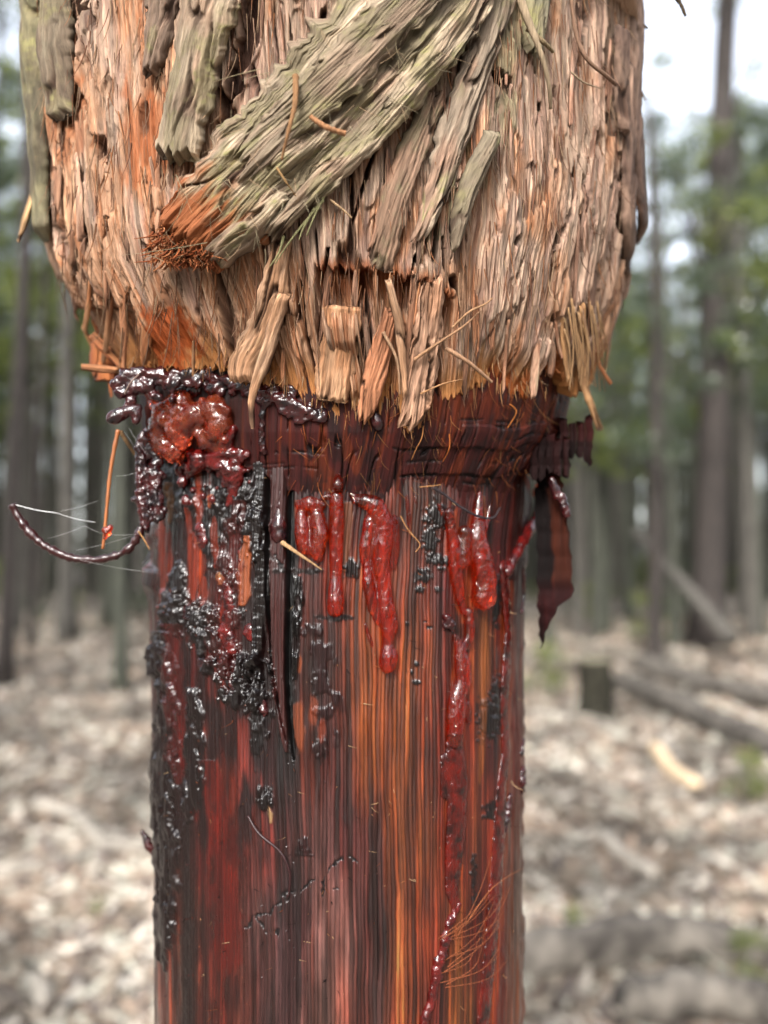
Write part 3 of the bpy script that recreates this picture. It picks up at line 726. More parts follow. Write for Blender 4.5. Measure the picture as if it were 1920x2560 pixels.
# single loose fibres and twigs
def hair(pts, mode, r0, r1, c, name="loose_fibre", label=None, n=30, mat=None, seed=0, gl=0.0, sides=7, wob=0.15):
    """pts (px,py,lift or depth)"""
    P = resample(pts, n)
    V3 = mode.pt(P[:, 0], P[:, 1], P[:, 2]) if isinstance(mode, Shell) else unproj(P[:, 0], P[:, 1], P[:, 2])
    rr = np.linspace(r0, r1, n) * (1 + wob * (rng.random(n) - 0.5) * 2)
    V, Q, T = tube(V3, rr, sides, wob * .6, seed)
    col = srgb(c, KB) * (0.75 + 0.5 * fbm(V[:, 0] * 3000, V[:, 2] * 500, seed, 2))[:, None]
    o = mesh_np(name, rel(V), Q, mat or M_BARK, tree, col, V[:, [0, 2]], np.full(len(V), gl), tris=T)
    if label: o['label'] = label
    return o
LICH = ((196, 182, 156), (172, 150, 128))
# the big slanting lichen-grown slab
strip("bark_slab", [(1130, -190, 150), (1020, -60, 150), (880, 130, 146), (745, 300, 138), (620, 440, 130), (520, 560, 112), (470, 625, 84)], BARK, 0.009, 0.003, 0.0065, LICH, 170, 320, (0, .02), 401, 0.0008, 8, relief=0.0045, lichen=0.75, endc=((176, 104, 62), .78, .90), label="thick slanting slab of bark grown with yellow green lichen, rusty at its lower end")
strip("bark_slab", [(1070, -150, 60, .006), (960, 10, 62, .006), (820, 190, 58, .006), (690, 340, 48, .005), (610, 430, 24, .003)], BARK, 0.006, 0.0085, 0.001, LICH, 60, 180, (0, .08), 421, 0.0009, 8, relief=0.002, lichen=0.8)
strip("bark_slab", [(1168, -78, 56, 0), (1058, 100, 54, .001), (918, 290, 50, .001), (780, 452, 40, 0), (676, 575, 22, 0)], BARK, 0.006, 0.006, 0.003, LICH, 50, 180, (0, .08), 431, 0.0010, 8, relief=0.003, lichen=0.6)
strip("bark_slab", [(700, 480, 34, 0), (600, 590, 40, 0), (540, 650, 30, -.001)], BARK, 0.006, 0.008, 0.002, LICH, 24, 60, (.04, .1), 441, 0.002, 9, relief=0.003, lichen=0.9)
# upright plates
strip("bark_plate", [(560, -260, 70), (530, -40, 68), (500, 150, 60), (470, 300, 52), (452, 400, 44)], BARK, 0.008, 0.0045, 0.004, LICH, 66, 170, (0, .03), 451, 0.0011, 12, relief=0.002, lichen=0.7, label="grey green plate of bark left of the slanting slab")
strip("bark_plate", [(430, -260, 40), (420, -60, 42), (400, 80, 34), (385, 180, 18)], BARK, 0.006, 0.002, 0.002, ((146, 128, 112), (128, 110, 96)), 30, 90, (0, .06), 461, 0.0016, 10, relief=0.0015, lichen=0.2)
strip("bark_plate", [(150, -260, 40), (150, -40, 42), (156, 150, 34), (170, 300, 20)], BARK, 0.006, 0.002, 0.002, ((146, 138, 118), (120, 108, 92)), 30, 110, (0, .04), 471, 0.0011, 9, relief=0.0015, lichen=0.35)
strip("bark_plate", [(80, -260, 26), (90, 40, 24), (100, 250, 20), (108, 420, 14), (120, 600, 8)], BARK, 0.006, 0.001, 0.002, ((140, 138, 110), (112, 104, 86)), 22, 140, (0, .04), 475, 0.0011, 8, relief=0.0015, lichen=0.6)
strip("bark_plate", [(1240, -200, 50), (1190, 60, 46), (1130, 250, 44), (1080, 420, 38), (1040, 560, 26), (1020, 610, 10)], BARK, 0.004, 0.0015, 0.002, ((182, 168, 148), (164, 138, 118)), 34, 150, (0, .06), 481, 0.0011, 10, relief=0.002, lichen=0.12)
strip("bark_plate", [(1060, 230, 26), (1010, 360, 34), (970, 480, 36), (940, 600, 38), (925, 668, 36)], BARK, 0.0035, 0.0015, 0.001, ((188, 152, 128), (172, 136, 112)), 28, 90, (.05, .03), 485, 0.0011, 10, relief=0.0015, lichen=0.12)
strip("bark_plate", [(1190, 330, 20), (1150, 430, 24), (1120, 520, 20), (1100, 620, 8)], BARK, 0.005, 0.004, 0.002, ((168, 160, 136), (150, 134, 112)), 20, 70, (.05, .1), 489, 0.0011, 7, relief=0.0015, lichen=0.12)
strip("bark_plate", [(1300, -260, 30), (1296, -60, 32), (1290, 60, 26), (1284, 110, 14)], BARK, 0.006, 0.003, 0.002, ((150, 150, 124), (130, 120, 100)), 22, 70, (0, .1), 493, 0.0011, 8, relief=0.0015, lichen=0.6)
# hanging pieces at the torn edge
TANS = ((214, 178, 146), (194, 154, 120))
strip("bark_plate", [(690, 600, 22), (672, 720, 34), (640, 830, 42), (604, 900, 42), (596, 955, 36)], BARK, 0.0035, 0.0025, 0.001, TANS, 28, 90, (.06, .02), 501, 0.0011, 8, relief=0.0012, label="loose plate of bark hanging over the torn edge")
strip("bark_strip", [(700, 740, 16), (672, 850, 18), (645, 940, 14), (632, 985, 9), (630, 1030, 7, .002), (636, 1072, 4, .003)], BARK, 0.0025, 0.006, 0.001, TANS, 14, 80, (.05, .03), 505, 0.001, 6, label="tapering tongue of bark dangling over the dark gum")
strip("bark_plate", [(842, 765, 48), (836, 860, 50), (826, 950, 46), (820, 1000, 40)], BARK, 0.003, 0.0018, 0.0006, ((210, 170, 134), (196, 148, 110)), 30, 80, (.01, .03), 509, 0.0011, 8, relief=0.001, label="squared plate of bark below the torn ledge")
strip("bark_plate", [(960, 770, 16), (940, 880, 30), (915, 980, 28), (905, 1045, 20)], BARK, 0.003, 0.002, 0.001, ((200, 142, 106), (184, 130, 98)), 22, 80, (.06, .08), 513, 0.0014, 8, relief=0.001)
strip("bark_plate", [(1060, 700, 24), (1055, 850, 40), (1040, 960, 40), (1022, 1060, 30)], BARK, 0.003, 0.002, 0.001, ((206, 168, 140), (188, 146, 116)), 28, 90, (.06, .06), 517, 0.002, 7, relief=0.0015)
strip("bark_strip", [(945, 700, 8), (975, 800, 12), (990, 900, 10), (1000, 985, 5)], BARK, 0.002, 0.006, 0.001, TANS, 10, 50, (.05, .05), 521, 0.0008, 6)
# tufts on the right
STRW = ((214, 180, 138), (196, 154, 110))
strip("bark_strip", [(1440, 760, 8), (1446, 860, 12), (1452, 950, 9), (1462, 1010, 7, .001), (1478, 1074, 6, .002)], BARK, 0.0008, 0.0022, 0.0003, STRW, 12, 80, (.05, .02), 525, 0.001, 6, label="straw coloured tongue of fibre dangling past the dark red block")
strip("bark_strip", [(1400, 790, 8), (1410, 860, 13), (1424, 950, 6)], BARK, 0.0008, 0.001, 0.0003, STRW, 14, 60, (.08, .08), 529, 0.001, 6)
for q_ in range(14):
    r_q = random.Random(q_ + 70); x0 = 1395 + q_ * 6.5
    hair([(x0, 770 + r_q.uniform(-30, 60), .003), (x0 + 6 + r_q.uniform(-4, 8), 870, .005), (x0 + 14 + r_q.uniform(-6, 12), 930 + r_q.uniform(0, 50), .004)], BARK, .0005, .0002, (214, 176, 130), n=12, sides=5)
GREYP = ((142, 120, 104), (122, 102, 90))
strip("bark_strip", [(1560, -200, 22), (1566, 60, 20), (1560, 250, 14), (1568, 420, 14, .001), (1576, 520, 12, .002), (1578, 590, 5, .003)], BARK, 0.004, 0.002, 0.001, GREYP, 14, 120, (0, .03), 533, 0.0012, 7)
strip("bark_strip", [(1540, 150, 12), (1545, 400, 16), (1550, 600, 14), (1556, 700, 8), (1560, 745, 3)], BARK, 0.004, 0.002, 0.001, GREYP, 14, 110, (.03, .05), 537, 0.0012, 7)
strip("bark_strip", [(1510, 60, 14), (1512, 240, 16), (1520, 330, 8)], BARK, 0.004, 0.004, 0.001, GREYP, 14, 80, (.05, .08), 541, 0.0012, 7)
# left side: chunks, splinters
ORG = ((190, 122, 76), (168, 100, 66))
strip("bark_chunk", [(262, 850, 34), (262, 905, 38), (266, 952, 28)], 0.365, 0.012, 0, 0.002, ORG, 22, 40, (.03, .05), 545, 0.0012, 9, relief=.001)
strip("bark_strip", [(228, 835, 10), (262, 870, 14), (305, 918, 8)], 0.345, 0.005, 0, 0.001, ((200, 140, 96), (170, 104, 70)), 10, 30, (.04, .06), 549, 0.001, 6)
strip("bark_strip", [(206, 918, 8), (250, 922, 10), (296, 925, 7)], 0.335, 0.003, 0, 0.0006, ((206, 170, 130), (176, 126, 90)), 10, 26, (.06, .03), 553, 0.0008, 6, label="short splinter of bark sticking out to the left")
strip("bark_strip", [(94, 436, 9), (78, 500, 10), (60, 560, 9), (44, 608, 3)], 0.34, 0.003, 0, 0.0006, ((196, 164, 122), (160, 124, 92)), 10, 40, (.03, .08), 557, 0.0008, 6, label="splinter of bark standing off the left side")
strip("bark_strip", [(232, 800, 5), (262, 880, 7), (278, 985, 4)], 0.36, 0.002, 0, 0, ORG, 8, 26, (.03, .06), 561, 0.0006, 6)
# the dark red wedge and the chopped block on the right
RW = ((96, 38, 34), (70, 28, 28))
def slab_poly(name, poly, Y, thick, tilt, colfn, mat, label, n=70):
    """a thick flat piece with the outline given in px, bent and grained"""
    P = np.array(poly, float); y0, y1 = P[:, 1].min(), P[:, 1].max()
    ys = np.linspace(y0, y1, n); L = []; Rr = []
    for y in ys:
        xs = []
        for (a, b), (c_, d) in zip(P, np.roll(P, -1, 0)):
            if (b - y) * (d - y) <= 0 and b != d: xs.append(a + (y - b) / (d - b) * (c_ - a))
        L.append(min(xs)); Rr.append(max(xs))
    L = np.array(L); Rr = np.array(Rr); m = 26
    u = np.linspace(0, 1, m)
    X = L[:, None] * (1 - u) + Rr[:, None] * u; Yy = ys[:, None] + 0 * X
    X = X + (vn(Yy / 12, X * 0, 5) - 0.5) * 9; Yy = Yy + (vn(X / 7, X * 0, 6) - .5) * 16 * np.clip((Yy - y0) / (y1 - y0), 0, 1) ** 4
    g = ridg(vn(X / 6, Yy / 300, 31)) * .6 + ridg(vn(X / 13, Yy / 200, 32)) * .4
    dep = Y + tilt * (u[None, :] - 0.5) - (g - .5) * 0.0008
    A_ = unproj(X, Yy, dep); B_ = unproj(X, Yy, dep + thick)
    V = np.concatenate([A_.reshape(-1, 3), B_.reshape(-1, 3)]); k = n * m
    Q = list(gridq(n, m)[:, ::-1]) + list(gridq(n, m) + k)
    for i in range(n - 1):
        Q.append((i * m, (i + 1) * m, (i + 1) * m + k, i * m + k)); Q.append(((i + 1) * m - 1, (i + 1) * m - 1 + k, (i + 2) * m - 1 + k, (i + 2) * m - 1))
    for j in range(m - 1):
        Q.append((j, j + k, j + 1 + k, j + 1)); Q.append(((n - 1) * m + j, (n - 1) * m + j + 1, (n - 1) * m + j + 1 + k, (n - 1) * m + j + k))
    col = colfn(X, Yy, u[None, :] + 0 * X) * (0.65 + 0.6 * g)[..., None]
    col = np.concatenate([col.reshape(-1, 3)] * 2)
    st = np.tile(np.stack([X * .00015, Yy * .00015], -1).reshape(-1, 2), (2, 1))
    o = mesh_np(name, rel(V), np.array(Q), mat, tree, srgb(np.clip(col, 0, 255), KW), st, np.full(len(V), 0.05), smooth=False)
    o.data.polygons.foreach_set('use_smooth', np.r_[np.ones(2 * (n - 1) * (m - 1), bool), np.zeros(len(Q) - 2 * (n - 1) * (m - 1), bool)])
    o['label'] = label
def wedge_col(X, Y, u):
    c = mixc(np.broadcast_to(np.array((28, 14, 16.)), X.shape + (3,)) * 1.0, (122, 62, 34), ss(0.42, 0.5, u + (vn(Y / 60, u, 3) - .5) * .1) * .75 * ss(1520, 1440, Y))
    return mixc(c, (70, 20, 24), ss(1430, 1500, Y))
slab_poly("wood_wedge", [(1350, 1120), (1398, 1140), (1405, 1205), (1418, 1290), (1434, 1470), (1430, 1492), (1395, 1520), (1372, 1560), (1352, 1622), (1346, 1560), (1342, 1380), (1336, 1250)], 0.355, 0.006, -0.012, wedge_col, M_DRY, "dark red wedge of split wood hanging point down at the right side")
bq = random.Random(3)
for (xa, xb, ya, yb, Yd, n_) in [(1398, 1482, 1048, 1152, 0.352, 4), (1325, 1425, 1082, 1186, 0.345, 5)]:
    wq = (xb - xa) / n_
    for q_ in range(n_):
        x0 = xa + q_ * wq; t0 = ya + bq.uniform(-10, 12); b0 = yb + bq.uniform(-16, 12); cq = bq.uniform(.75, 1.3)
        slab_poly("wood_block", [(x0, t0), (x0 + wq * .5, t0 + bq.uniform(-6, 6)), (x0 + wq * .97, t0 + bq.uniform(-6, 6)), (x0 + wq * .97, b0), (x0 + wq * .4, b0 + bq.uniform(-8, 8)), (x0, b0 - 4)], Yd + bq.uniform(-.002, .002), 0.012, -0.003,
                  lambda X, Y, u, cq=cq: mixc(np.broadcast_to(np.array((70, 23, 24.)) * cq, X.shape + (3,)) * 1.0, (34, 12, 14), ss(1098, 1106, Y) * .6), M_DRY, "dark red chopped wood splinter at the right, under the bark edge", n=30)
slab_poly("wood_strip", [(362, 985), (402, 975), (404, 1080), (398, 1160), (366, 1165)], 0.332, 0.006, 0.0, lambda X, Y, u: mixc(np.broadcast_to(np.array((112, 52, 42.)), X.shape + (3,)) * 1.0, (60, 28, 30), ss(1090, 1150, Y)), M_DRY, "upright red wood sliver beside the orange gum lump", n=40)

# random loose strips all over the bark
cnt = 0
R_ = random.Random(5)
while cnt < 95:
    x = R_.uniform(110, 1560); y = R_.uniform(-60, 900)
    # keep off the slab
    if abs((x - 745) * 0.70 + (y - 300) * 0.71 * 1.0) < 1e9:
        d = (x - 745) * 0.78 + (y - 300) * 0.62
        if abs(d) < 175 and y < 640 and x > 400: continue
    l, r, _, _ = BARK.geo(y)
    if not (l + 12 < x < r - 12): continue
    ee = float(np.interp(x, EDX, EDY))
    ln = R_.uniform(80, 330); wd = R_.uniform(2.5, 8) * (1.25 if y > 500 else 1)
    if y + ln > ee - 10: ln = max(30, ee + R_.uniform(-20, 14) - y)
    if ln < 34 or y > ee - 30: continue
    sl_ = R_.gauss(0, 0.06)
    lowl = ss(560, 900, y + ln * .5)
    warm = float(lowl) * 0.8 + R_.uniform(-.3, .3) + (0.25 if x < 420 else 0) - (0.35 if x > 1150 else 0)
    warm = min(max(warm, 0), 1)
    a = np.array((186, 156, 136)) * (1 - warm) + np.array((216, 166, 122)) * warm
    b = np.array((160, 126, 106)) * (1 - warm) + np.array((196, 134, 92)) * warm
    k = R_.uniform(0.82, 1.12)
    strip("bark_strip", [(x - sl_ * ln * .5, y, wd * .5), (x - sl_ * ln * .2, y + ln * .3, wd), (x + sl_ * ln * .25, y + ln * .75, wd * .9), (x + sl_ * ln * .5, y + ln, wd * .45)], BARK, 0.0012, R_.uniform(0.0002, 0.0010), 0.0003, (a * k, b * k), 9, 16 + int(ln / 9), (.10, .22), 600 + cnt * 3, 0.0008, 5, curl=R_.choice([-.001, -.001, 0, 0.001, 0.002]))
    cnt += 1

# fine fibres: nobody could count them
def fibres(n, mode, seed, name, mat, parent, xr, yr, ln, rad, colset, lift, spread, label, skip=None, edgeonly=False):
    R2 = random.Random(seed); VV = []; QQ = []; CC = []; b = 0
    k = 0
    while k < n:
        x = R2.uniform(*xr); y = R2.uniform(*yr)
        if edgeonly: y = float(np.interp(x, EDX, EDY)) - R2.uniform(0, 60)
        if skip and skip(x, y): continue
        l, r, _, _ = mode.geo(y)
        if not (l + 4 < x < r - 4): continue
        L = R2.uniform(*ln) * (1 if R2.random() < .85 else 1.7); s = R2.gauss(0, spread); cv = R2.gauss(0, spread * .7)
        m = 6; t = np.linspace(0, 1, m)
        X = x + s * L * t + cv * L * t * t; Y = y + L * t * math.cos(min(abs(s), 1.2))
        hh = lift[0] + (lift[1] - lift[0]) * R2.random() + (R2.random() ** 3) * 0.006 * t ** 2
        P = mode.pt(X, Y, hh)
        rr = R2.uniform(*rad) * (1 - 0.8 * t ** 2)
        V, Q, _ = tube(P, rr, 3, closed_ends=False)
        VV.append(V); QQ.append(Q + b); b += len(V)
        c = np.array(R2.choice(colset), float) * R2.uniform(.8, 1.12); CC.append(np.broadcast_to(c, V.shape)); k += 1
    V = np.concatenate(VV)
    o = mesh_np(name, rel(V), np.concatenate(QQ), mat, parent, srgb(np.clip(np.concatenate(CC), 0, 255), KB), V[:, [0, 2]], np.zeros(len(V)))
    tag(o, label=label, kind='stuff')
SETF = [(190, 158, 132), (172, 138, 114), (206, 176, 142), (160, 112, 84), (188, 132, 92), (140, 100, 78)]
fibres(1800, BARK, 3, "bark_fibres", M_BARK, tree, (70, 1580), (-150, 850), (30, 110), (0.00010, 0.00034), SETF, (0.001, 0.004), 0.09, "fine loose fibres all over the bark")
fibres(220, BARK, 9, "edge_fibres", M_BARK, tree, (300, 1500), (900, 1000), (12, 42), (0.0001, 0.0003), [(214, 168, 116), (196, 146, 98), (206, 176, 140), (184, 116, 70)], (-0.002, 0.002), 0.07, "frayed fibres along the torn edge", edgeonly=True)
fibres(150, BARK, 14, "lichen_fibres", M_BARK, tree, (430, 1150), (30, 640), (20, 60), (0.00008, 0.0002), [(190, 182, 150), (176, 166, 134), (206, 180, 144)], (0.012, 0.019), 0.6, "pale fibres standing off the slanting slab", skip=lambda x, y: abs((x - 745) * 0.78 + (y - 300) * 0.62) > 150)
fibres(500, BARK, 16, "rusty_tuft", M_BARK, tree, (410, 580), (560, 660), (8, 26), (0.00015, 0.0006), [(190, 112, 68), (168, 92, 54), (204, 136, 90)], (0.003, 0.014), 0.6, "rusty torn fibres at the lower end of the slanting slab", skip=lambda x, y: abs((x - 745) * 0.78 + (y - 300) * 0.62) > 130 or y - x * .55 < 320 or math.hypot(x - 490, y - 610) > 75)
fibres(260, STEM, 17, "stuck_specks", M_BARK, tree, (395, 1295), (1240, 2620), (3, 14), (0.00006, 0.00028), [(60, 36, 30), (190, 140, 100), (36, 24, 24), (150, 84, 50), (210, 180, 140)], (0.0002, 0.0008), 0.8, "tiny specks and fibres stuck to the wet wood")
fibres(160, COLL, 15, "collar_fibres", M_BARK, tree, (700, 1430), (960, 1230), (14, 50), (0.00006, 0.00016), [(196, 120, 66), (150, 80, 50), (206, 150, 96)], (0.0005, 0.001), 0.4, "fine orange fibres on the inner bark")

hair([(1196, -60, .014), (1215, 40, .018), (1240, 130, .02), (1268, 210, .018), (1290, 272, .014)], BARK, .0016, .0006, (196, 178, 148), label="long pale twig of bark hanging down right of the slab")
hair([(1240, 70, .012), (1270, 105, .014), (1302, 130, .012)], BARK, .0011, .0006, (170, 152, 118))
hair([(1362, 0, .008), (1372, 90, .009), (1385, 150, .012), (1420, 190, .014), (1450, 212, .013)], BARK, .0008, .0008, (160, 130, 108), label="curled fibre pointing right near the top")
hair([(1355, 180, .01), (1380, 205, .011), (1430, 222, .01)], BARK, .0004, .0002, (200, 180, 150))
hair([(735, 190, .02), (738, 260, .024), (728, 330, .026), (712, 400, .022)], BARK, .0011, .0004, (176, 136, 96), label="brown twig lying over the middle of the slab")
hair([(768, 292, .022), (800, 318, .023), (838, 334, .021)], BARK, .0009, .0009, (204, 154, 112), label="short orange splinter on the slab")
hair([(700, 420, .02), (720, 455, .021), (735, 490, .016)], BARK, .0004, .0002, (196, 160, 110))
hair([(806, 500, .006), (830, 520, .007), (856, 545, .006)], BARK, .0005, .0003, (214, 184, 144))
for q in ([(790, 500), (745, 560), (710, 610), (680, 660)], [(770, 520), (745, 570), (735, 600)], [(800, 470), (770, 540), (752, 590)], [(700, 590), (690, 630), (668, 668)]):
    hair([(x, y, .008) for x, y in q], BARK, .0006, .0002, (168, 170, 124))
hair([(1110, 820, .005), (1140, 780, .008), (1180, 760, .007), (1200, 745, .006)], BARK, .0005, .0003, (206, 166, 126))
hair([(1020, 900, .006), (1080, 850, .009), (1130, 815, .008), (1170, 780, .006)], BARK, .0007, .0003, (196, 156, 120))
hair([(1092, 870, .007), (1140, 905, .010), (1205, 955, .008)], BARK, .0010, .0006, (206, 166, 132), label="pale splinter lying aslant over the torn edge")
hair([(940, 830, .006), (975, 900, .008), (988, 985, .006)], BARK, .0007, .0003, (208, 172, 138))
hair([(1040, 985, .005), (1090, 960, .007), (1140, 948, .006)], BARK, .0004, .0002, (206, 160, 116))
hair([(1050, 1065, .001), (1042, 1095, .003), (1030, 1120, .003), (1022, 1150, .001)], COLL, .00025, .00015, (214, 150, 92))
hair([(1112, 1085, .002), (1108, 1110, .004), (1104, 1130, .004), (1100, 1155, .001)], COLL, .0003, .00018, (206, 120, 56))
hair([(1260, 1010, .002), (1268, 1030, .004), (1256, 1070, .002)], COLL, .0003, .0002, (206, 130, 64))
hair([(1568, 240, .345), (1590, 200, .345), (1600, 215, .345), (1612, 250, .346)], 0, .0004, .0003, (110, 90, 70))
hair([(1575, 180, .35), (1590, 210, .35), (1602, 235, .35), (1616, 250, .35)], 0, .0008, .0003, (120, 100, 76))
hair([(1570, -20, .35), (1585, 40, .35), (1600, 55, .35), (1620, 72, .35)], 0, .0022, .0005, (84, 74, 58), label="dark frayed scrap of bark at the top right")
hair([(1660, -60, .33), (1690, -10, .33), (1704, 15, .33), (1714, 40, .33)], 0, .0016, .0006, (96, 84, 66), label="dark bark tip hanging into the top right of the sky")
hair([(1575, 420, .35), (1592, 428, .35), (1608, 436, .35)], 0, .0004, .0002, (100, 90, 80))
hair([(1490, 880, .345), (1500, 915, .345), (1518, 945, .345), (1528, 960, .345)], 0, .0005, .0009, (150, 96, 60))
# left hanging stems
hair([(296, 1075, .325), (288, 1110, .325), (276, 1180, .325), (268, 1260, .325), (262, 1330, .325), (257, 1372, .325)], 0, .0009, .0006, (190, 118, 62), label="thin orange stalk hanging from the dark gum on the left", mat=M_WOOD, gl=.3)
hair([(300, 1078, .33), (320, 1110, .332), (340, 1140, .335)], 0, .0009, .0005, (150, 120, 84))
hair([(352, 1318, .33), (342, 1345, .33), (318, 1375, .33), (280, 1392, .33), (230, 1400, .33), (170, 1392, .33), (110, 1362, .33), (70, 1325, .33), (45, 1290, .33), (30, 1262, .33)], 0, .0016, .0017, (60, 14, 16), name="curled_strip", label="dark red strip curling out to the left and up at its tip", n=60, mat=M_WOOD, gl=.7, sides=12, wob=.3)
hair([(706, 1356, .004), (730, 1372, .005), (765, 1398, .005), (800, 1425, .003)], STEM, .0010, .0002, (214, 178, 132), label="pale splinter aslant across the wet wood")
hair([(346, 1328, .322), (362, 1352, .322), (374, 1374, .322)], 0, .0004, .0002, (196, 150, 100))
hair([(312, 985, .305), (326, 958, .303), (348, 935, .303)], 0, .0004, .0003, (170, 150, 140))
hair([(620, 2040, .002), (650, 2085, .003), (700, 2130, .003), (722, 2180, .003), (720, 2225, .002), (714, 2245, .001)], STEM, .0006, .0004, (58, 26, 28), label="thin dark rootlet lying on the wood", mat=M_WOOD, gl=.4)
hair([(1060, 1220, .006), (1090, 1240, .006), (1120, 1268, .007), (1160, 1290, .007), (1200, 1295, .006), (1222, 1270, .005)], STEM, .0006, .0004, (70, 62, 66), label="thin grey twig under the chopped edge")
for q in ([(1030, 1218), (1060, 1215), (1080, 1212)], [(1005, 1330), (1030, 1360), (1020, 1380)], [(985, 1290), (1000, 1320), (1020, 1345)]):
    hair([(x, y, .005) for x, y in q], STEM, .0003, .0002, (200, 150, 100))
for i in range(15):
    a = random.Random(i * 3 + 1); x0 = a.uniform(1085, 1130); y0 = a.uniform(2330, 2480)
    x1 = x0 + a.uniform(90, 170); y1 = y0 - a.uniform(90, 220) * (1 if i % 2 else .6)
    hair([(x0, y0, .002), ((x0 + x1) / 2 + a.uniform(-6, 18), (y0 + y1) / 2 + a.uniform(0, 24), .004), (x1, y1, .002)], STEM, .00015, .0001, (170, 100, 66), n=10, sides=4)
hair([(1150, 2310, .003), (1210, 2220, .004), (1290, 2170, .003)], STEM, .0002, .0001, (206, 130, 84), n=12, sides=4)

# ------------------------------------------------------------------ gum
def rb(x0, x1, y0, y1, n, r0, r1, sd, lf=0.0):
    q = random.Random(sd)
    return [[(q.uniform(x0, x1), q.uniform(y0, y1), q.uniform(r0, r1), lf)] for _ in range(n)]
def gum(name, balls, mode, mat, label=None, vox=0.00048, noise=0.0003, nf=1400, embed=0.3, seed=0, flat=1.0, kink=0.0):
    """balls: list of chains of (px, py, r px[, extra lift m]); neighbours in a chain are joined"""
    verts = []; faces = []; b = 0
    R3 = random.Random(seed + 5)
    ico = []
    import bmesh
    bm = bmesh.new(); bmesh.ops.create_icosphere(bm, subdivisions=2, radius=1)
    iv = np.array([v.co[:] for v in bm.verts]); it = np.array([[v.index for v in f.verts] for f in bm.faces]); bm.free()
    for chain in balls:
        q = [tuple(t) + ((0.0,) if len(t) == 3 else ()) for t in chain]
        pts = []
        for i, p in enumerate(q):
            pts.append(p)
            if i < len(q) - 1:
                d = math.hypot(q[i + 1][0] - p[0], q[i + 1][1] - p[1]); k = int(d / (0.38 * max(3, min(p[2], q[i + 1][2]))))
                for j in range(1, k):
                    t = j / k; pts.append(tuple(p[m] * (1 - t) + q[i + 1][m] * t for m in range(4)))
        for (x, y, r, lf) in pts:
            x += R3.gauss(0, kink); r = r * (1 + R3.gauss(0, kink * 0.03))
            rm = r * 0.000155
            if isinstance(mode, Shell):
                c = mode.pt(x, y, rm * embed * flat + lf)
                cx_ = float(mode.cr(y)[0]); nrm = np.array((c[0] - cx_, c[1] - D, 0)); nrm /= np.linalg.norm(nrm)
            else:
                c = unproj(x, y, mode - lf); rm = r / F * mode; nrm = np.array((0, -1.0, 0))
            dd = iv * rm
            if flat != 1.0:
                dn = dd @ nrm; dd = dd + np.outer(dn * (flat - 1), nrm)
            verts.append(c + dd); faces.append(it + b); b += len(iv)
    V = np.concatenate(verts); Tt = np.concatenate(faces)
    me = bpy.data.meshes.new(name); me.from_pydata([tuple(v) for v in rel(V)], [], [tuple(int(i) for i in t) for t in Tt])
    o = bpy.data.objects.new(name, me); C.objects.link(o)
    rm_ = o.modifiers.new('r', 'REMESH'); rm_.mode = 'VOXEL'; rm_.voxel_size = vox; rm_.use_smooth_shade = True
    sm = o.modifiers.new('s', 'SMOOTH'); sm.iterations = 12 if mat.name == 'fresh_red_gum' else 9; sm.factor = 0.6
    dg = bpy.context.evaluated_depsgraph_get(); ev = o.evaluated_get(dg)
    m2 = bpy.data.meshes.new_from_object(ev)
    o.modifiers.clear(); o.data = m2; bpy.data.meshes.remove(me)
    n = len(m2.vertices); co = np.empty(n * 3); m2.vertices.foreach_get('co', co); co = co.reshape(-1, 3)
    no = np.empty(n * 3); m2.vertices.foreach_get('normal', no); no = no.reshape(-1, 3)
    nz = fbm(co[:, 0] * nf + co[:, 1] * nf * 0.7, co[:, 2] * nf, seed, 3) - 0.5
    co = co + no * (nz * (1.2 if mat.name == 'fresh_red_gum' else 2) * noise)[:, None]
    m2.vertices.foreach_set('co', co.ravel())
    m2.polygons.foreach_set('use_smooth', np.ones(len(m2.polygons), bool))
    m2.materials.clear(); m2.materials.append(mat); m2.update()
    o.parent = tree; m2.name = name
    if label: o['label'] = label
    return o
gum("gum_lump", [[(440, 1035, 38, .003), (425, 1075, 36, .003), (432, 1112, 34, .004), (455, 1130, 32, .003)], [(470, 1005, 34, .002), (440, 1035, 40, .003)], [(395, 1080, 14, .004), (420, 1082, 18, .005)],
                 [(500, 1040, 40, .001), (470, 1075, 38, .003), (482, 1105, 22, .005)], [(540, 1020, 36, 0), (560, 1060, 30, .001), (548, 1085, 24, .003)], [(520, 1100, 30, 0), (560, 1125, 22, 0)], [(418, 1092, 22, .006)], [(452, 1052, 20, .007)], [(440, 1124, 20, .006)]] + rb(410, 500, 1000, 1130, 22, 10, 20, 7, .006) + rb(500, 575, 1000, 1120, 24, 8, 18, 8, .003),
    COLL, M_AMBER, "knobbly lump of fresh orange red gum at the upper left", noise=0.0007, nf=420, seed=1)
gum("gum_lump", [[(560, 1130, 22), (530, 1150, 26), (590, 1180, 20), (580, 1220, 18), (570, 1260, 16)], [(500, 1150, 30), (480, 1170, 22)], [(580, 1075, 16), (568, 1100, 18), (560, 1125, 18)]] + rb(430, 620, 1130, 1260, 46, 7, 18, 9), COLL, M_DARKRED, "dark red gum under the orange lump", noise=0.0006, nf=600, seed=2)
gum("gum_slab", [[(745, 1262, 14), (770, 1258, 20), (800, 1262, 13)], [(750, 1290, 17), (752, 1330, 22), (756, 1368, 21)], [(788, 1290, 20), (796, 1335, 24), (786, 1378, 20), (790, 1396, 13)]], STEM, M_RESIN, "broad slab of red gum left of the straight drip", noise=0.0004, nf=500, seed=3, embed=.5)
gum("gum_bead", [[(838, 1188, 9), (838, 1212, 16, .002), (840, 1228, 11)]], COLL, M_RESIN, "round bead of red gum above the straight drip", seed=4, noise=.00012)
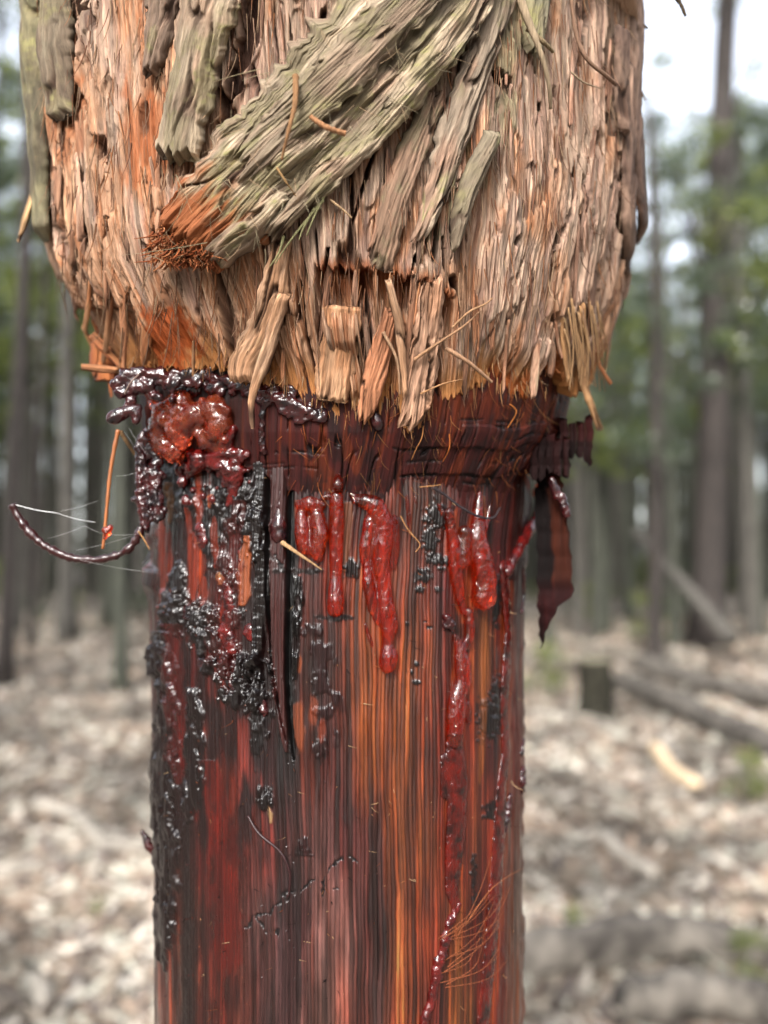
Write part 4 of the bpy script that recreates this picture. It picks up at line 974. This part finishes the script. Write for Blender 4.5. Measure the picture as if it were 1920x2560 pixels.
gum("gum_drip", [[(835, 1245, 19), (836, 1300, 20), (834, 1350, 20), (833, 1400, 18), (832, 1440, 16), (832, 1470, 19), (832, 1505, 23), (831, 1522, 22)]], STEM, M_RESIN, "straight drip of red gum with a rounded end", seed=5, noise=.00025, nf=700, embed=.55)
gum("gum_drip", [[(880, 1250, 12), (905, 1252, 20), (930, 1265, 26), (950, 1310, 27), (945, 1360, 28), (940, 1400, 24), (948, 1440, 21), (952, 1490, 21), (957, 1530, 24), (963, 1565, 24), (960, 1595, 16), (960, 1615, 16), (962, 1640, 25), (959, 1660, 24)],
                 [(918, 1300, 18), (906, 1370, 19), (902, 1400, 12)], [(908, 1400, 12), (912, 1460, 17), (924, 1520, 15), (938, 1555, 10)], [(975, 1300, 16), (978, 1370, 14), (975, 1420, 9)]], STEM, M_RESIN, "longest twisting drip of red gum, ending in a bead", seed=6, noise=.00045, nf=520, embed=.5)
gum("gum_drip", [[(1112, 1280, 14), (1118, 1340, 16), (1124, 1400, 19), (1130, 1450, 20), (1138, 1490, 14), (1150, 1530, 10)], [(1148, 1330, 20), (1145, 1400, 22)],
                 [(1190, 1235, 10), (1182, 1290, 18), (1178, 1350, 28), (1184, 1400, 34), (1190, 1450, 36), (1188, 1492, 37)], [(1218, 1262, 6), (1210, 1300, 10), (1192, 1330, 16)]], STEM, M_RESIN, "double drip of red gum with a heavy rounded bulb", seed=7, noise=.0003, nf=500, embed=.6)
gum("gum_drip", [[(1165, 1530, 15), (1168, 1580, 17), (1160, 1612, 14)], [(1132, 1590, 8), (1142, 1615, 16), (1148, 1660, 26), (1150, 1700, 26), (1140, 1730, 24)], [(1135, 1740, 26), (1130, 1790, 30), (1128, 1850, 26)], [(1160, 1760, 14), (1165, 1800, 10)]], STEM, M_RESIN, "cracked red gum run below the double drip", seed=8, noise=.0004, nf=600, embed=.1)
gum("gum_film", [[(1130, 1860, 32), (1140, 1960, 36), (1135, 2060, 36), (1130, 2150, 32), (1125, 2220, 24), (1138, 2270, 16)], [(1108, 1900, 20), (1110, 1980, 20)]], STEM, M_RFILM, "flat run of red gum down the right of the stem", seed=9, noise=.0004, nf=900, embed=.2, flat=.35)
gum("gum_drip", [[(1372, 1112, 8, .002), (1362, 1160, 16, .001), (1352, 1200, 18, 0), (1346, 1235, 17, 0)]], COLL, M_AMBER, "pale red gum seam between the chopped blocks", seed=10, noise=.0004, nf=700, embed=.3)
gum("gum_drip", [[(1345, 1225, 15, .005), (1330, 1275, 18, .004), (1310, 1320, 18, .002), (1292, 1360, 17, .001), (1275, 1400, 17, 0), (1262, 1430, 16)]], STEM, M_DARKRED, "gum run slanting down from the right corner of the stem", seed=11, noise=.0004, nf=600, embed=.3)
gum("gum_film", [[(1255, 1420, 26), (1262, 1500, 28), (1268, 1580, 24), (1262, 1680, 30), (1256, 1760, 24), (1262, 1880, 26), (1250, 1960, 30), (1245, 2050, 36), (1240, 2150, 36), (1232, 2250, 36), (1225, 2350, 34), (1215, 2450, 32), (1205, 2560, 30), (1200, 2700, 28)]], STEM, M_RFILM, "long flat run of blood red gum near the right edge", seed=12, noise=.0004, nf=900, embed=.2, flat=.3)
gum("gum_drip", [[(1142, 2262, 8), (1120, 2300, 12), (1108, 2345, 14), (1098, 2390, 14), (1086, 2430, 13), (1080, 2480, 11), (1062, 2530, 12), (1052, 2580, 12), (1040, 2700, 10)]], STEM, M_DARKRED, "beaded dark gum run low on the stem", seed=13, noise=.0007, nf=700, embed=.2, kink=2.0)
# black gum
gum("black_gum", [[(290, 962, 17), (312, 945, 18), (345, 932, 18), (385, 935, 16), (420, 945, 16), (470, 935, 12)], [(300, 985, 15), (330, 975, 18), (370, 965, 20)], [(330, 1000, 12), (318, 1020, 14)]] + rb(300, 540, 925, 962, 60, 7, 17, 1) + rb(380, 430, 930, 1000, 12, 7, 14, 2), 0.315, M_BLACK, "black glossy gum under the bark at the far left", seed=21, noise=.0008, nf=500)
gum("black_gum", [[(282, 1045, 19), (300, 1036, 19), (322, 1028, 15), (345, 1020, 12)], [(340, 1050, 13), (345, 1032, 12)]], 0.312, M_BLACK, "hooked lobe of black gum standing off to the left", seed=22, noise=.0005, nf=450)
gum("black_gum", [[(360, 1085, 12), (350, 1120, 16), (352, 1160, 17), (354, 1200, 16), (356, 1240, 18), (360, 1280, 17), (366, 1320, 14)], [(335, 1248, 8), (345, 1250, 9)], [(385, 1180, 18), (392, 1240, 18), (398, 1290, 14)]] + rb(350, 410, 1100, 1300, 50, 6, 14, 6), 0.33, M_BLACK, "knobbly column of black gum down the left edge", seed=23, noise=.001, nf=600)
gum("black_gum", [[(560, 950, 14), (600, 965, 16), (640, 975, 16)], [(650, 968, 14), (690, 995, 17), (740, 1015, 16), (780, 1035, 15), (800, 1050, 14)], [(700, 1025, 12), (760, 1045, 12)], [(655, 1020, 10), (648, 1080, 9), (655, 1130, 11)], [(420, 945, 12), (480, 940, 12), (540, 945, 12)]] + rb(430, 640, 945, 985, 40, 8, 18, 3) + rb(640, 730, 970, 1020, 22, 8, 17, 4) + rb(720, 810, 1010, 1055, 18, 7, 14, 5), COLL, M_BLACK, "black gum oozing from under the torn bark edge", seed=24, noise=.0008, nf=600, embed=.3)
gum("black_gum", [[(930, 1040, 14), (936, 1056, 18), (938, 1066, 14)]], COLL, M_BLACK, "glossy black drop below the middle of the torn edge", seed=25, noise=.0001)
gum("black_gum", [[(700, 1190, 12), (698, 1240, 12), (696, 1280, 15), (694, 1320, 22), (694, 1340, 22)]], STEM, M_BLACK, "bulb shaped drop of black gum on the dark sliver", seed=26, noise=.0004, nf=500, embed=.4)
gum("black_gum", [[(1108, 1545, 14), (1116, 1560, 15), (1122, 1572, 10), (1104, 1562, 10)]], STEM, M_BLACK, "small charred looking black lump right of centre", seed=27, noise=.0008, nf=900, embed=.5)
gum("black_gum", [[(365, 2095, 9), (372, 2115, 11), (384, 2130, 9)], [(355, 2080, 6), (362, 2090, 6)]], 0.372, M_BLACK, "small black gum knob on the lower left edge", seed=28, noise=.0006, nf=900)
gum("black_gum", [[(1300, 1925, 14), (1298, 1955, 16), (1300, 1975, 12)], [(1304, 1850, 8), (1300, 1880, 10)], [(1270, 1990, 10), (1262, 2040, 12), (1256, 2080, 8)]], STEM, M_BLACK, "black gum crust on the right edge of the stem", seed=29, noise=.0009, nf=800, embed=.3)
gum("black_gum", [[(1404, 1240, 12), (1412, 1270, 12), (1418, 1288, 10)], [(1380, 1200, 10), (1392, 1240, 12)]], 0.345, M_BLACK, "black gum on top of the hanging wedge", seed=30, noise=.0006, nf=700)
gum("black_gum", [[(1300, 1380, 8), (1304, 1440, 9), (1306, 1490, 8), (1300, 1530, 7)], [(1310, 1600, 6), (1312, 1620, 6)]], STEM, M_BLACK, "beads of black gum along the right edge", seed=31, noise=.0008, nf=900, embed=.3)
gum("black_gum", [[(470, 1530, 26), (500, 1555, 18)], [(445, 1440, 12), (450, 1475, 14)]], STEM, M_BLACK, "blue black crust of gum on the left of the stem", seed=32, noise=.0007, nf=500, embed=.1, flat=.5)
gum("black_gum", [[(500, 1660, 16), (530, 1650, 12)], [(585, 1660, 18), (600, 1690, 16)], [(640, 1740, 16), (655, 1780, 14)], [(560, 1690, 12), (590, 1730, 14)]], STEM, M_BLACK, "lumpy black crust in the left middle of the stem", seed=33, noise=.001, nf=650, embed=.2, flat=.7)
for q_, ch_ in enumerate([[(500, 1320, 20), (505, 1355, 22)], [(565, 1470, 18), (570, 1520, 20), (560, 1580, 24), (575, 1620, 22)], [(620, 1580, 22), (640, 1600, 18)], [(505, 1780, 10), (500, 1800, 12)], [(430, 1460, 10), (436, 1490, 14)], [(600, 1420, 9), (596, 1380, 9)]]):
    gum("gum_blister", [ch_], STEM, M_DARKRED, None, seed=34 + q_, noise=.0006, nf=600, embed=.1, flat=.6)
for q_, ch_ in enumerate([[(870, 1235, 8), (885, 1245, 10), (900, 1240, 8)], [(1010, 1240, 6), (1014, 1290, 9), (1012, 1330, 6)], [(1030, 1235, 5), (1034, 1270, 6)], [(1090, 1262, 7), (1100, 1285, 9), (1112, 1290, 9)], [(1000, 1450, 5), (1000, 1480, 5)], [(905, 1560, 6), (918, 1600, 7), (930, 1625, 5)], [(800, 1245, 8), (815, 1240, 10), (828, 1243, 8)]]):
    gum("gum_run", [ch_], STEM, M_RESIN, None, seed=50 + q_, noise=.0003, nf=700, embed=.3)
gum("gum_bead", [[(262, 1325, 9), (268, 1332, 10), (276, 1318, 8)], [(262, 1345, 6)]], 0.322, M_RESIN, "red gum bead on the hanging stalk", seed=36, noise=.0001, vox=.0004)

# spider web beside the curl
web = empty("spider_web", (-0.13, .33, 1.4))
tag(web, "few fine pale spider threads between the curled red strip and the stalk", "spider web")
def thread(a, b, r=0.00008):
    P = resample([(a[0], a[1], .328), ((a[0] + b[0]) / 2, (a[1] + b[1]) / 2 + 3, .328), (b[0], b[1], .328)], 8)
    V, Q, T = tube(unproj(P[:, 0], P[:, 1], P[:, 2]), np.full(8, r), 4)
    mesh_np("thread", V - np.array(web.location), Q, M_WEB, web, tris=T)
M_WEB = simple_mat("spider_silk", (.7, .7, .7), (.8, .8, .8), rough=.4)
for a, b, r in [((40, 1262), (140, 1282), .00012), ((140, 1282), (238, 1306), .00006), ((150, 1278), (244, 1252), .000018), ((120, 1346), (212, 1314), .000018), ((212, 1314), (262, 1335), .000018), ((190, 1376), (330, 1340), .000018), ((262, 1335), (350, 1335), .000018), ((290, 1190), (345, 1180), .000018), ((312, 1080), (356, 1140), .000018), ((322, 1070), (362, 1130), .000018), ((200, 1400), (370, 1430), .000016)]:
    thread(a, b, r)

# ------------------------------------------------------------------ the forest
M_SOIL = simple_mat("forest_soil", (0.10, 0.08, 0.065), (0.24, 0.21, 0.175), scale=9, rough=.95, bump=.6, dist=.03)
def gz(x, y):
    return 0.06 * (fbm(np.asarray(x) / 1.3, np.asarray(y) / 1.3, 700, 3) - 0.5) + 0.5 * ss(12, 60, y) * (fbm(np.asarray(x) / 20, np.asarray(y) / 20, 701, 2) - 0.3)
gx = np.concatenate([np.linspace(-150, -9, 30), np.linspace(-8.7, 8.7, 160), np.linspace(9, 150, 30)])
gy = np.concatenate([np.linspace(-60, 0, 12), np.linspace(0.3, 16, 150), np.linspace(17, 220, 50)])
GX, GY = np.meshgrid(gx, gy)
V = np.stack([GX, GY, gz(GX, GY)], -1)
g_o = mesh_np("ground", V, gridq(*GX.shape), M_SOIL)
tag(g_o, kind='structure')
# litter
def mat_col(name, rough=.8, trans=.0, spec=.3):
    m, n, b = new_mat(name)
    ca = N(n, 'ShaderNodeAttribute', attribute_name='Col')
    n.links.new(ca.outputs['Color'], b.inputs['Base Color']); b.inputs['Roughness'].default_value = rough
    b.inputs['Specular IOR Level'].default_value = spec
    if trans:
        tr = N(n, 'ShaderNodeBsdfTranslucent'); mx = N(n, 'ShaderNodeMixShader'); mx.inputs[0].default_value = trans
        n.links.new(ca.outputs['Color'], tr.inputs['Color']); o = n.nodes['Material Output']
        n.links.new(b.outputs[0], mx.inputs[1]); n.links.new(tr.outputs[0], mx.inputs[2]); n.links.new(mx.outputs[0], o.inputs['Surface'])
    return m
M_LITTER = mat_col("dead_leaves", .7, .15)
def litter(n, seed):
    r = np.random.default_rng(seed)
    dist = 1.2 + 20 * r.random(n) ** 1.6; az = np.radians(r.uniform(-42, 42, n))
    x = dist * np.sin(az); y = dist * np.cos(az)
    L = r.uniform(.025, .072, n) * (1 + dist * 0.05); Wd = L * r.uniform(.22, .42, n); a = r.uniform(0, 2 * math.pi, n)
    ti = r.normal(0, .35, n); z = gz(x, y) + 0.004 + r.random(n) * .035
    # a leaf: 6 points, folded along the midrib
    base = np.array([(-1, 0, 0), (-.3, 1, .25), (.4, .8, .2), (1, 0, .0), (.4, -.8, .2), (-.3, -1, .25)])
    V = np.zeros((n, 6, 3))
    lx = base[None, :, 0] * L[:, None]; ly = base[None, :, 1] * Wd[:, None]; lz = base[None, :, 2] * Wd[:, None] + base[None, :, 0] ** 2 * L[:, None] * r.uniform(-.1, .35, n)[:, None]
    lz = lz + lx * np.sin(ti)[:, None]
    V[..., 0] = x[:, None] + lx * np.cos(a)[:, None] - ly * np.sin(a)[:, None]
    V[..., 1] = y[:, None] + lx * np.sin(a)[:, None] + ly * np.cos(a)[:, None]
    V[..., 2] = z[:, None] + lz
    b = np.arange(n)[:, None] * 6
    Q = np.concatenate([b + np.array([[0, 5, 4, 3]]), b + np.array([[0, 3, 2, 1]])])
    pal = np.array([(.31, .26, .205), (.22, .175, .13), (.58, .52, .44), (.20, .15, .115), (.30, .22, .16), (.13, .105, .09), (.42, .40, .33)])
    c = pal[r.integers(0, len(pal), n)] * r.uniform(.7, 1.15, n)[:, None] * (.42 + .75 * ss(.3, .7, fbm(x * 2.4, y * 2.4, 44, 3)))[:, None]  # patchy brightness puts sun dapple into the leaf colours
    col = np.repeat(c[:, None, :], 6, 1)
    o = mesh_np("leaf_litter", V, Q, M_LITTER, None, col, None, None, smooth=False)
    tag(o, "pale dead eucalypt leaves and bark scraps strewn over the ground", "leaf litter", kind='stuff')
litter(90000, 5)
M_STICK = simple_mat("grey_dead_wood", (.13, .115, .095), (.28, .25, .21), scale=14, stretch=(1, 1, 1), rough=.9)
M_LOG = simple_mat("old_log", (.028, .024, .02), (.12, .105, .088), scale=12, rough=.9)
def log(name, pts, r, label, cat, mat, n=24, side=None, group=None):
    P = [gp(a, b, 0.0) for a, b in pts]
    P = [Vector((p.x, p.y, float(gz(p.x, p.y)) + r * .7 + .035)) for p in P]
    P = resample([tuple(p) for p in P], n)
    P[:, 2] += (rng.random(n) - .5) * r * .3
    V, Q, T = tube(P, r * np.linspace(1, .75, n), 12, .25, int(abs(pts[0][0])) % 90)
    o0 = P[0]
    o = mesh_np(name, V - o0, Q, mat, tris=T); o.location = o0
    tag(o, label, cat, group)
    return o
log("fallen_branch", [(90, 2040), (180, 2065), (250, 2130), (330, 2145), (450, 2150)], .035, "bent grey branch on the litter left of the stem", "branch", M_STICK)
log("fallen_branch", [(-60, 2215), (100, 2195), (220, 2160), (330, 2145)], .03, "straight grey branch entering from the left edge", "branch", M_STICK)
log("fallen_log", [(1560, 1735), (1700, 1800), (1850, 1870), (2050, 1950)], .12, "long grey log lying aslant behind the stump on the right", "log", M_LOG)
log("fallen_log", [(1610, 1690), (1780, 1740), (1980, 1790)], .13, "shorter grey log beyond the slanting one", "log", M_LOG)
log("fallen_log", [(1180, 2455), (1450, 2440), (1650, 2420), (1760, 2428), (1990, 2450)], .085, "grey log across the bottom right", "log", M_LOG)
log("fallen_log", [(1560, 2575), (1780, 2560), (2000, 2600)], .07, "log at the very bottom right corner", "log", M_LOG)
log("fallen_branch", [(1500, 2110), (1560, 2170), (1640, 2220)], .035, "pale crooked branch in the middle of the right litter", "branch", M_STICK)
log("fallen_branch", [(1330, 1800), (1480, 1815), (1560, 1850)], .03, "thin branch at the foot of the stump", "branch", M_STICK)
M_TANB = simple_mat("fresh_bark_scrap", (.46, .33, .20), (.62, .48, .32), scale=20)
log("bark_scrap", [(1640, 1895), (1680, 1950), (1740, 1995)], .05, "curved tan scrap of bark lying on the litter at the right", "bark", M_TANB)
for i in range(46):
    a = random.Random(900 + i); d = a.uniform(2.2, 12); az = math.radians(a.uniform(-32, 32)); x, y = d * math.sin(az), d * math.cos(az)
    L = a.uniform(.3, 1.2); th = a.uniform(-.7, .7) if a.random() < .6 else a.uniform(0, 3.14)
    r = a.uniform(.006, .02)
    pts = []
    for t in np.linspace(0, 1, 8):
        xx = x + L * t * math.cos(th); yy = y + L * t * math.sin(th) + .06 * math.sin(t * 4 + i)
        pts.append((xx, yy, float(gz(xx, yy)) + r + .015))
    V, Q, T = tube(pts, np.linspace(r, r * .5, 8), 7, .2, i)
    o = mesh_np("dead_stick", V - np.array(pts[0]), Q, M_STICK, tris=T); o.location = pts[0]
    tag(o, "thin grey dead stick lying among the leaf litter", "stick", "dead sticks on the forest floor")
# stump
st_p = gp(1490, 1800)
sp = empty("stump", st_p)
tag(sp, "short dark tree stump with a flat top at the right", "stump")
M_STUMP = simple_mat("dark_stump", (.010, .009, .007), (.032, .030, .022), scale=14, spec=0.05, stretch=(3, 3, .6))  # nearly black colour all over the stump's side
zz = np.linspace(-.05, .52, 14)
V, Q, T = tube([(0, 0, z) for z in zz], [.15 + .07 * math.exp(-max(z, 0) * 14) for z in zz], 24, .08, 6)
mesh_np("stump_side", V, Q, M_STUMP, sp, tris=T)
V, Q, T = tube([(0, 0, .515), (0, 0, .535)], [.140, .13], 24, .08, 6)
mesh_np("cut_top", V, Q, simple_mat("cut_top_wood", (.10, .09, .06), (.2, .18, .12), scale=30), sp, tris=T)

# leaf clouds for crowns, sizes in metres, several kinds
M_LEAF = [mat_col("gum_leaves", .25, .5, .6)]
def leaf_mesh(name, centres, radii, n, size, pal, seed, droop=.5):
    r = np.random.default_rng(seed)
    k = r.integers(0, len(centres), n); Cc = np.array(centres)[k]; Rr = np.array(radii)[k]
    d = r.normal(0, 1, (n, 3)); d /= np.linalg.norm(d, axis=1)[:, None]; d *= (r.random(n) ** .45)[:, None]
    P = Cc + d * Rr[:, None] * np.array([1, 1, .75])
    L = size * r.uniform(.6, 1.4, n); wd = L * r.uniform(.18, .34, n)
    ax = r.normal(0, 1, (n, 3)); ax[:, 2] = ax[:, 2] * .6 - droop; ax /= np.linalg.norm(ax, axis=1)[:, None]
    sd_ = np.cross(ax, r.normal(0, 1, (n, 3))); sd_ /= np.linalg.norm(sd_, axis=1)[:, None]
    V = np.stack([P - ax * L[:, None], P + sd_ * wd[:, None], P + ax * L[:, None], P - sd_ * wd[:, None]], 1)
    c = np.array(pal)[r.integers(0, len(pal), n)] * r.uniform(.7, 1.25, n)[:, None]
    Q = np.arange(n * 4).reshape(n, 4)
    me_o = mesh_np(name, V, Q, M_LEAF[0], None, np.repeat(c[:, None], 4, 1), smooth=False)
    me = me_o.data; bpy.data.objects.remove(me_o)
    return me
PALS = [[(.06, .085, .02), (.11, .14, .03), (.20, .23, .05)], [(.045, .065, .035), (.065, .09, .05), (.10, .125, .075)], [(.13, .17, .035), (.19, .22, .05), (.085, .12, .03)]]
def crown_mesh(seed, H0, H1, rad, n, size, pal, clumps=26):
    a = random.Random(seed); cs = []; rs = []
    for i in range(clumps):
        z = a.uniform(H0, H1); t = (z - H0) / (H1 - H0)
        rr = rad * (0.45 + .55 * math.sin(math.pi * min(1, t * .9 + .1))) * math.sqrt(a.random()); th = a.uniform(0, 6.283)
        cs.append((rr * math.cos(th), rr * math.sin(th), z)); rs.append(a.uniform(.25, .75) * rad * .42)
    return leaf_mesh("crown_leaves", cs, rs, n, size, pal, seed), cs
CROWNS = [crown_mesh(50 + i, 6.0, 14.5, 2.3, 3600, .085, PALS[i % 3]) for i in range(5)]
M_TRUNKS = [simple_mat("brown_fibrous_trunk", (.012, .010, .009), (.038, .030, .026), scale=10, stretch=(4, 4, .5)),
            simple_mat("grey_trunk", (.03, .028, .024), (.085, .077, .066), scale=8, stretch=(4, 4, .5)),
            simple_mat("green_grey_trunk", (.022, .024, .018), (.065, .067, .05), scale=8, stretch=(4, 4, .5))]
def trunk_mesh(seed, r0, h, lean=0, taper=.62):
    a = random.Random(seed); m = 22
    zz = np.linspace(-.2, h, m); ph = a.uniform(0, 6)
    P = [(lean * z + .05 * math.sin(z * .5 + ph), .05 * math.cos(z * .4 + ph), z) for z in zz]
    rr = [r0 * (1 - taper * max(z, 0) / h) + r0 * .5 * math.exp(-max(z, 0) * 5) for z in zz]
    return tube(P, rr, 14, .07, seed)
def make_tree(x, y, r0, h, kind, crown, seed, label, group=None, lean=0, rz=0, cs=None, name="gum_tree"):
    z = float(gz(x, y)); e = empty(name, (x, y, z), rz)
    tag(e, label, "tree", group)
    V, Q, T = trunk_mesh(seed, r0, h, lean)
    tr_ = mesh_np("trunk", V, Q, M_TRUNKS[kind], e, tris=T)
    if crown is not None:
        me, cen = CROWNS[crown]
        c = bpy.data.objects.new("crown", me); C.objects.link(c); c.parent = e
        s = cs or h / 15.0; c.scale = (s, s, s); c.location = (lean * h * .7, 0, 0)
    # a few limbs
    a = random.Random(seed); VV = []; QQ = []; b = 0
    if crown is not None:
        for cc in CROWNS[crown][1][::4]:
            s = cs or h / 15.0
            q = Vector(cc) * s; z0 = q.z * .8
            Vl, Ql, _ = tube([(lean * z0, 0, z0), (lean * z0 + q.x * .5, q.y * .5, z0 * .5 + q.z * .5 + .1), (q.x + lean * h * .7, q.y, q.z)], [r0 * .28, r0 * .16, r0 * .06], 6, closed_ends=False)
            VV.append(Vl); QQ.append(Ql + b); b += len(Vl)
        tag(mesh_np("limbs", np.concatenate(VV), np.concatenate(QQ), M_TRUNKS[kind], e), kind='stuff')
    return e
def on_ground(px, d):
    return (px - 960) / F * d * 1.0
# placed trees
make_tree(on_ground(1752, 12.8), 12.8, .27, 16, 0, 0, 1, "tall dark brown tree at the far right, leaning right with sparse leaves", lean=.062, cs=.78)
make_tree(on_ground(1640, 10.5), 10.5, .095, 7.6, 0, 1, 2, "dark slender tree behind the stump", cs=.46)
make_tree(on_ground(1868, 14), 14, .12, 9, 1, None, 3, "pale grey straight trunk at the right edge")
make_tree(on_ground(1490, 15), 15, .16, 9.5, 2, 2, 4, "greenish trunk just right of the stripped stem", cs=.52)
make_tree(on_ground(1570, 19), 19, .16, 10, 2, 3, 5, "thin grey green trunk between the stem and the dark slender tree", cs=.55)
make_tree(on_ground(30, 9), 9, .09, 15, 0, None, 6, "dark brown trunk at the left edge of the picture")
make_tree(on_ground(300, 8.5), 8.5, .075, 10, 2, None, 7, "thin dark green trunk close beside the left of the stripped stem")
make_tree(on_ground(165, 14), 14, .16, 14, 1, None, 8, "grey trunk left of centre in the left background")
LBL = ["slender brown trunk among the blurred forest", "slender grey trunk among the blurred forest", "slender green grey trunk among the blurred forest"]
TPROTO = {}
a = random.Random(77); k = 0
while k < 250:
    d = 13 + 36 * a.random() ** .9; azd = a.uniform(-36, 36); az = math.radians(azd)
    x, y = d * math.sin(az), d * math.cos(az)
    if 1.5 < azd < 9 and d < 15: pass
    h = a.uniform(11, 17); 
    if azd > 8:
        emax = 25 if azd < 14 else (20 if azd < 19.5 else 28)
        h = min(h, 1.4 + d * math.tan(math.radians(emax)))
    kind = a.choice([0, 1, 1, 2, 2]); r0 = a.uniform(.05, .15) * (h / 14)
    cr_ = a.randrange(5)
    make_tree(x, y, r0, h, kind, cr_, 100 + k, LBL[kind], "%s trunks in the blurred forest" % ["brown", "grey", "green grey"][kind], lean=a.gauss(0, .012), rz=a.uniform(0, 6.28), cs=h / 15.0)
    k += 1
# the wood goes on behind the viewer
def woods_behind():
    for q_, r_ in enumerate((100, 180, 260)):
        o_ = bpy.data.objects.new("far_woods", me_far); C.objects.link(o_); o_.rotation_euler = (0, 0, math.radians(r_))
        tag(o_, ["far-off wood to the left of the viewer, outside the picture", "far-off wood behind the viewer's back", "far-off wood to the right of the viewer, outside the picture"][q_], "woods", kind='stuff')
# trees behind the viewer, seen only as reflections and from other places
for i in range(40):
    a = random.Random(2000 + i); az = math.radians(a.uniform(75, 178) if i % 2 else a.uniform(214, 285)); d = a.uniform(8, 22)
    make_tree(d * math.sin(az), d * math.cos(az), a.uniform(.1, .2), 15, i % 3, i % 5, 300 + i, "gum tree standing behind the viewer", "gum trees behind the viewer", rz=a.uniform(0, 6), cs=.9)
# the farthest trunks, past counting
VV = []; QQ = []; b = 0; a = random.Random(31)
for i in range(420):
    az = math.radians(a.uniform(-40, 40)); d = a.uniform(30, 52); x, y = d * math.sin(az), d * math.cos(az); r = a.uniform(.08, .2); z = float(gz(x, y)); le = a.gauss(0, .3)
    V, Q, _ = tube([(x, y, z - .2), (x + le * .5, y, z + 5), (x + le, y, z + 11)], [r, r * .8, r * .5], 6, closed_ends=False)
    VV.append(V); QQ.append(Q + b); b += len(V)
tag(mesh_np("far_trunks", np.concatenate(VV), np.concatenate(QQ), M_TRUNKS[2]), "wall of the farthest thin dark trunks of the forest", "tree trunks", kind='stuff')
# leaning dead pole
p0 = gp(1830, 1640); 
pp = [up(1590, 1330, 13.5), up(1700, 1450, 12.5), up(1830, 1600, 11.2)]
V, Q, T = tube([tuple(p) for p in pp], [.09, .10, .12], 12, .1)
o = mesh_np("leaning_pole", V - np.array(pp[2]), Q, M_TRUNKS[1], tris=T); o.location = pp[2]
tag(o, "grey dead trunk leaning down to the right between the trees", "dead tree")
# shrubs
SHR = [leaf_mesh("shrub_leaves", [(random.Random(i * 9 + j).uniform(-.35, .35), random.Random(i * 9 + j + 50).uniform(-.35, .35), random.Random(i * 9 + j + 90).uniform(.25, 1.1)) for j in range(9)], [.28] * 9, 700, .05, PALS[(i + 1) % 3], 800 + i, 0) for i in range(3)]
def shrub(x, y, s, i, label, group=None):
    z = float(gz(x, y)); e = empty("shrub", (x, y, z), i * 1.3); tag(e, label, "shrub", group)
    c = bpy.data.objects.new("leaves", SHR[i % 3]); C.objects.link(c); c.parent = e; c.scale = (s, s, s)
    V, Q, T = tube([(0, 0, -.05), (.03, 0, .4 * s), (.0, .04, .9 * s)], [.012, .009, .004], 6); mesh_np("stem", V, Q, M_TRUNKS[1], e, tris=T)
g = gp(1870, 2030); shrub(g.x, g.y, .28, 1, "small bright green seedling on the litter at the right edge")
g = gp(1890, 2480); shrub(g.x, g.y, .16, 2, "low green plant in the bottom right corner")
g = gp(1430, 2370); shrub(g.x, g.y, .13, 1, "faint green seedling near the foot of the picture, right of the stem")
g = gp(240, 2320); shrub(g.x, g.y, .09, 1, "tiny green seedling on the lower left litter")
g = gp(1360, 1760); shrub(g.x, g.y, .5, 1, "bright green low bush just right of the stem, left of the stump")
for i in range(36):
    a = random.Random(400 + i); d = a.uniform(13, 34); az = math.radians(a.uniform(-32, 32))
    shrub(d * math.sin(az), d * math.cos(az), a.uniform(.5, 1.4), i, "green understorey shrub between the far trunks", "understorey shrubs")
# far wood as one mass
a = random.Random(9); cs = []; rs = []
for i in range(520):
    azd = a.uniform(-50, 50); az = math.radians(azd); d = a.uniform(48, 75)
    top = 24 if azd < 8 else (21 if azd < 15 else 17)
    cs.append((d * math.sin(az), d * math.cos(az), 0.5 + (top - .5) * a.random() ** 1.5)); rs.append(a.uniform(1.6, 3.6))
me = leaf_mesh("far_wood_leaves", cs, rs, 130000, .26, [(.045, .06, .025), (.06, .085, .035), (.08, .075, .05), (.10, .14, .05)], 77, 0)
VV = []
me_far = me
woods_behind()
o = bpy.data.objects.new("far_woods", me); C.objects.link(o)
tag(o, "far-off wood closing the view behind all the trunks", "woods", kind='stuff')
print("objects", len(bpy.data.objects))
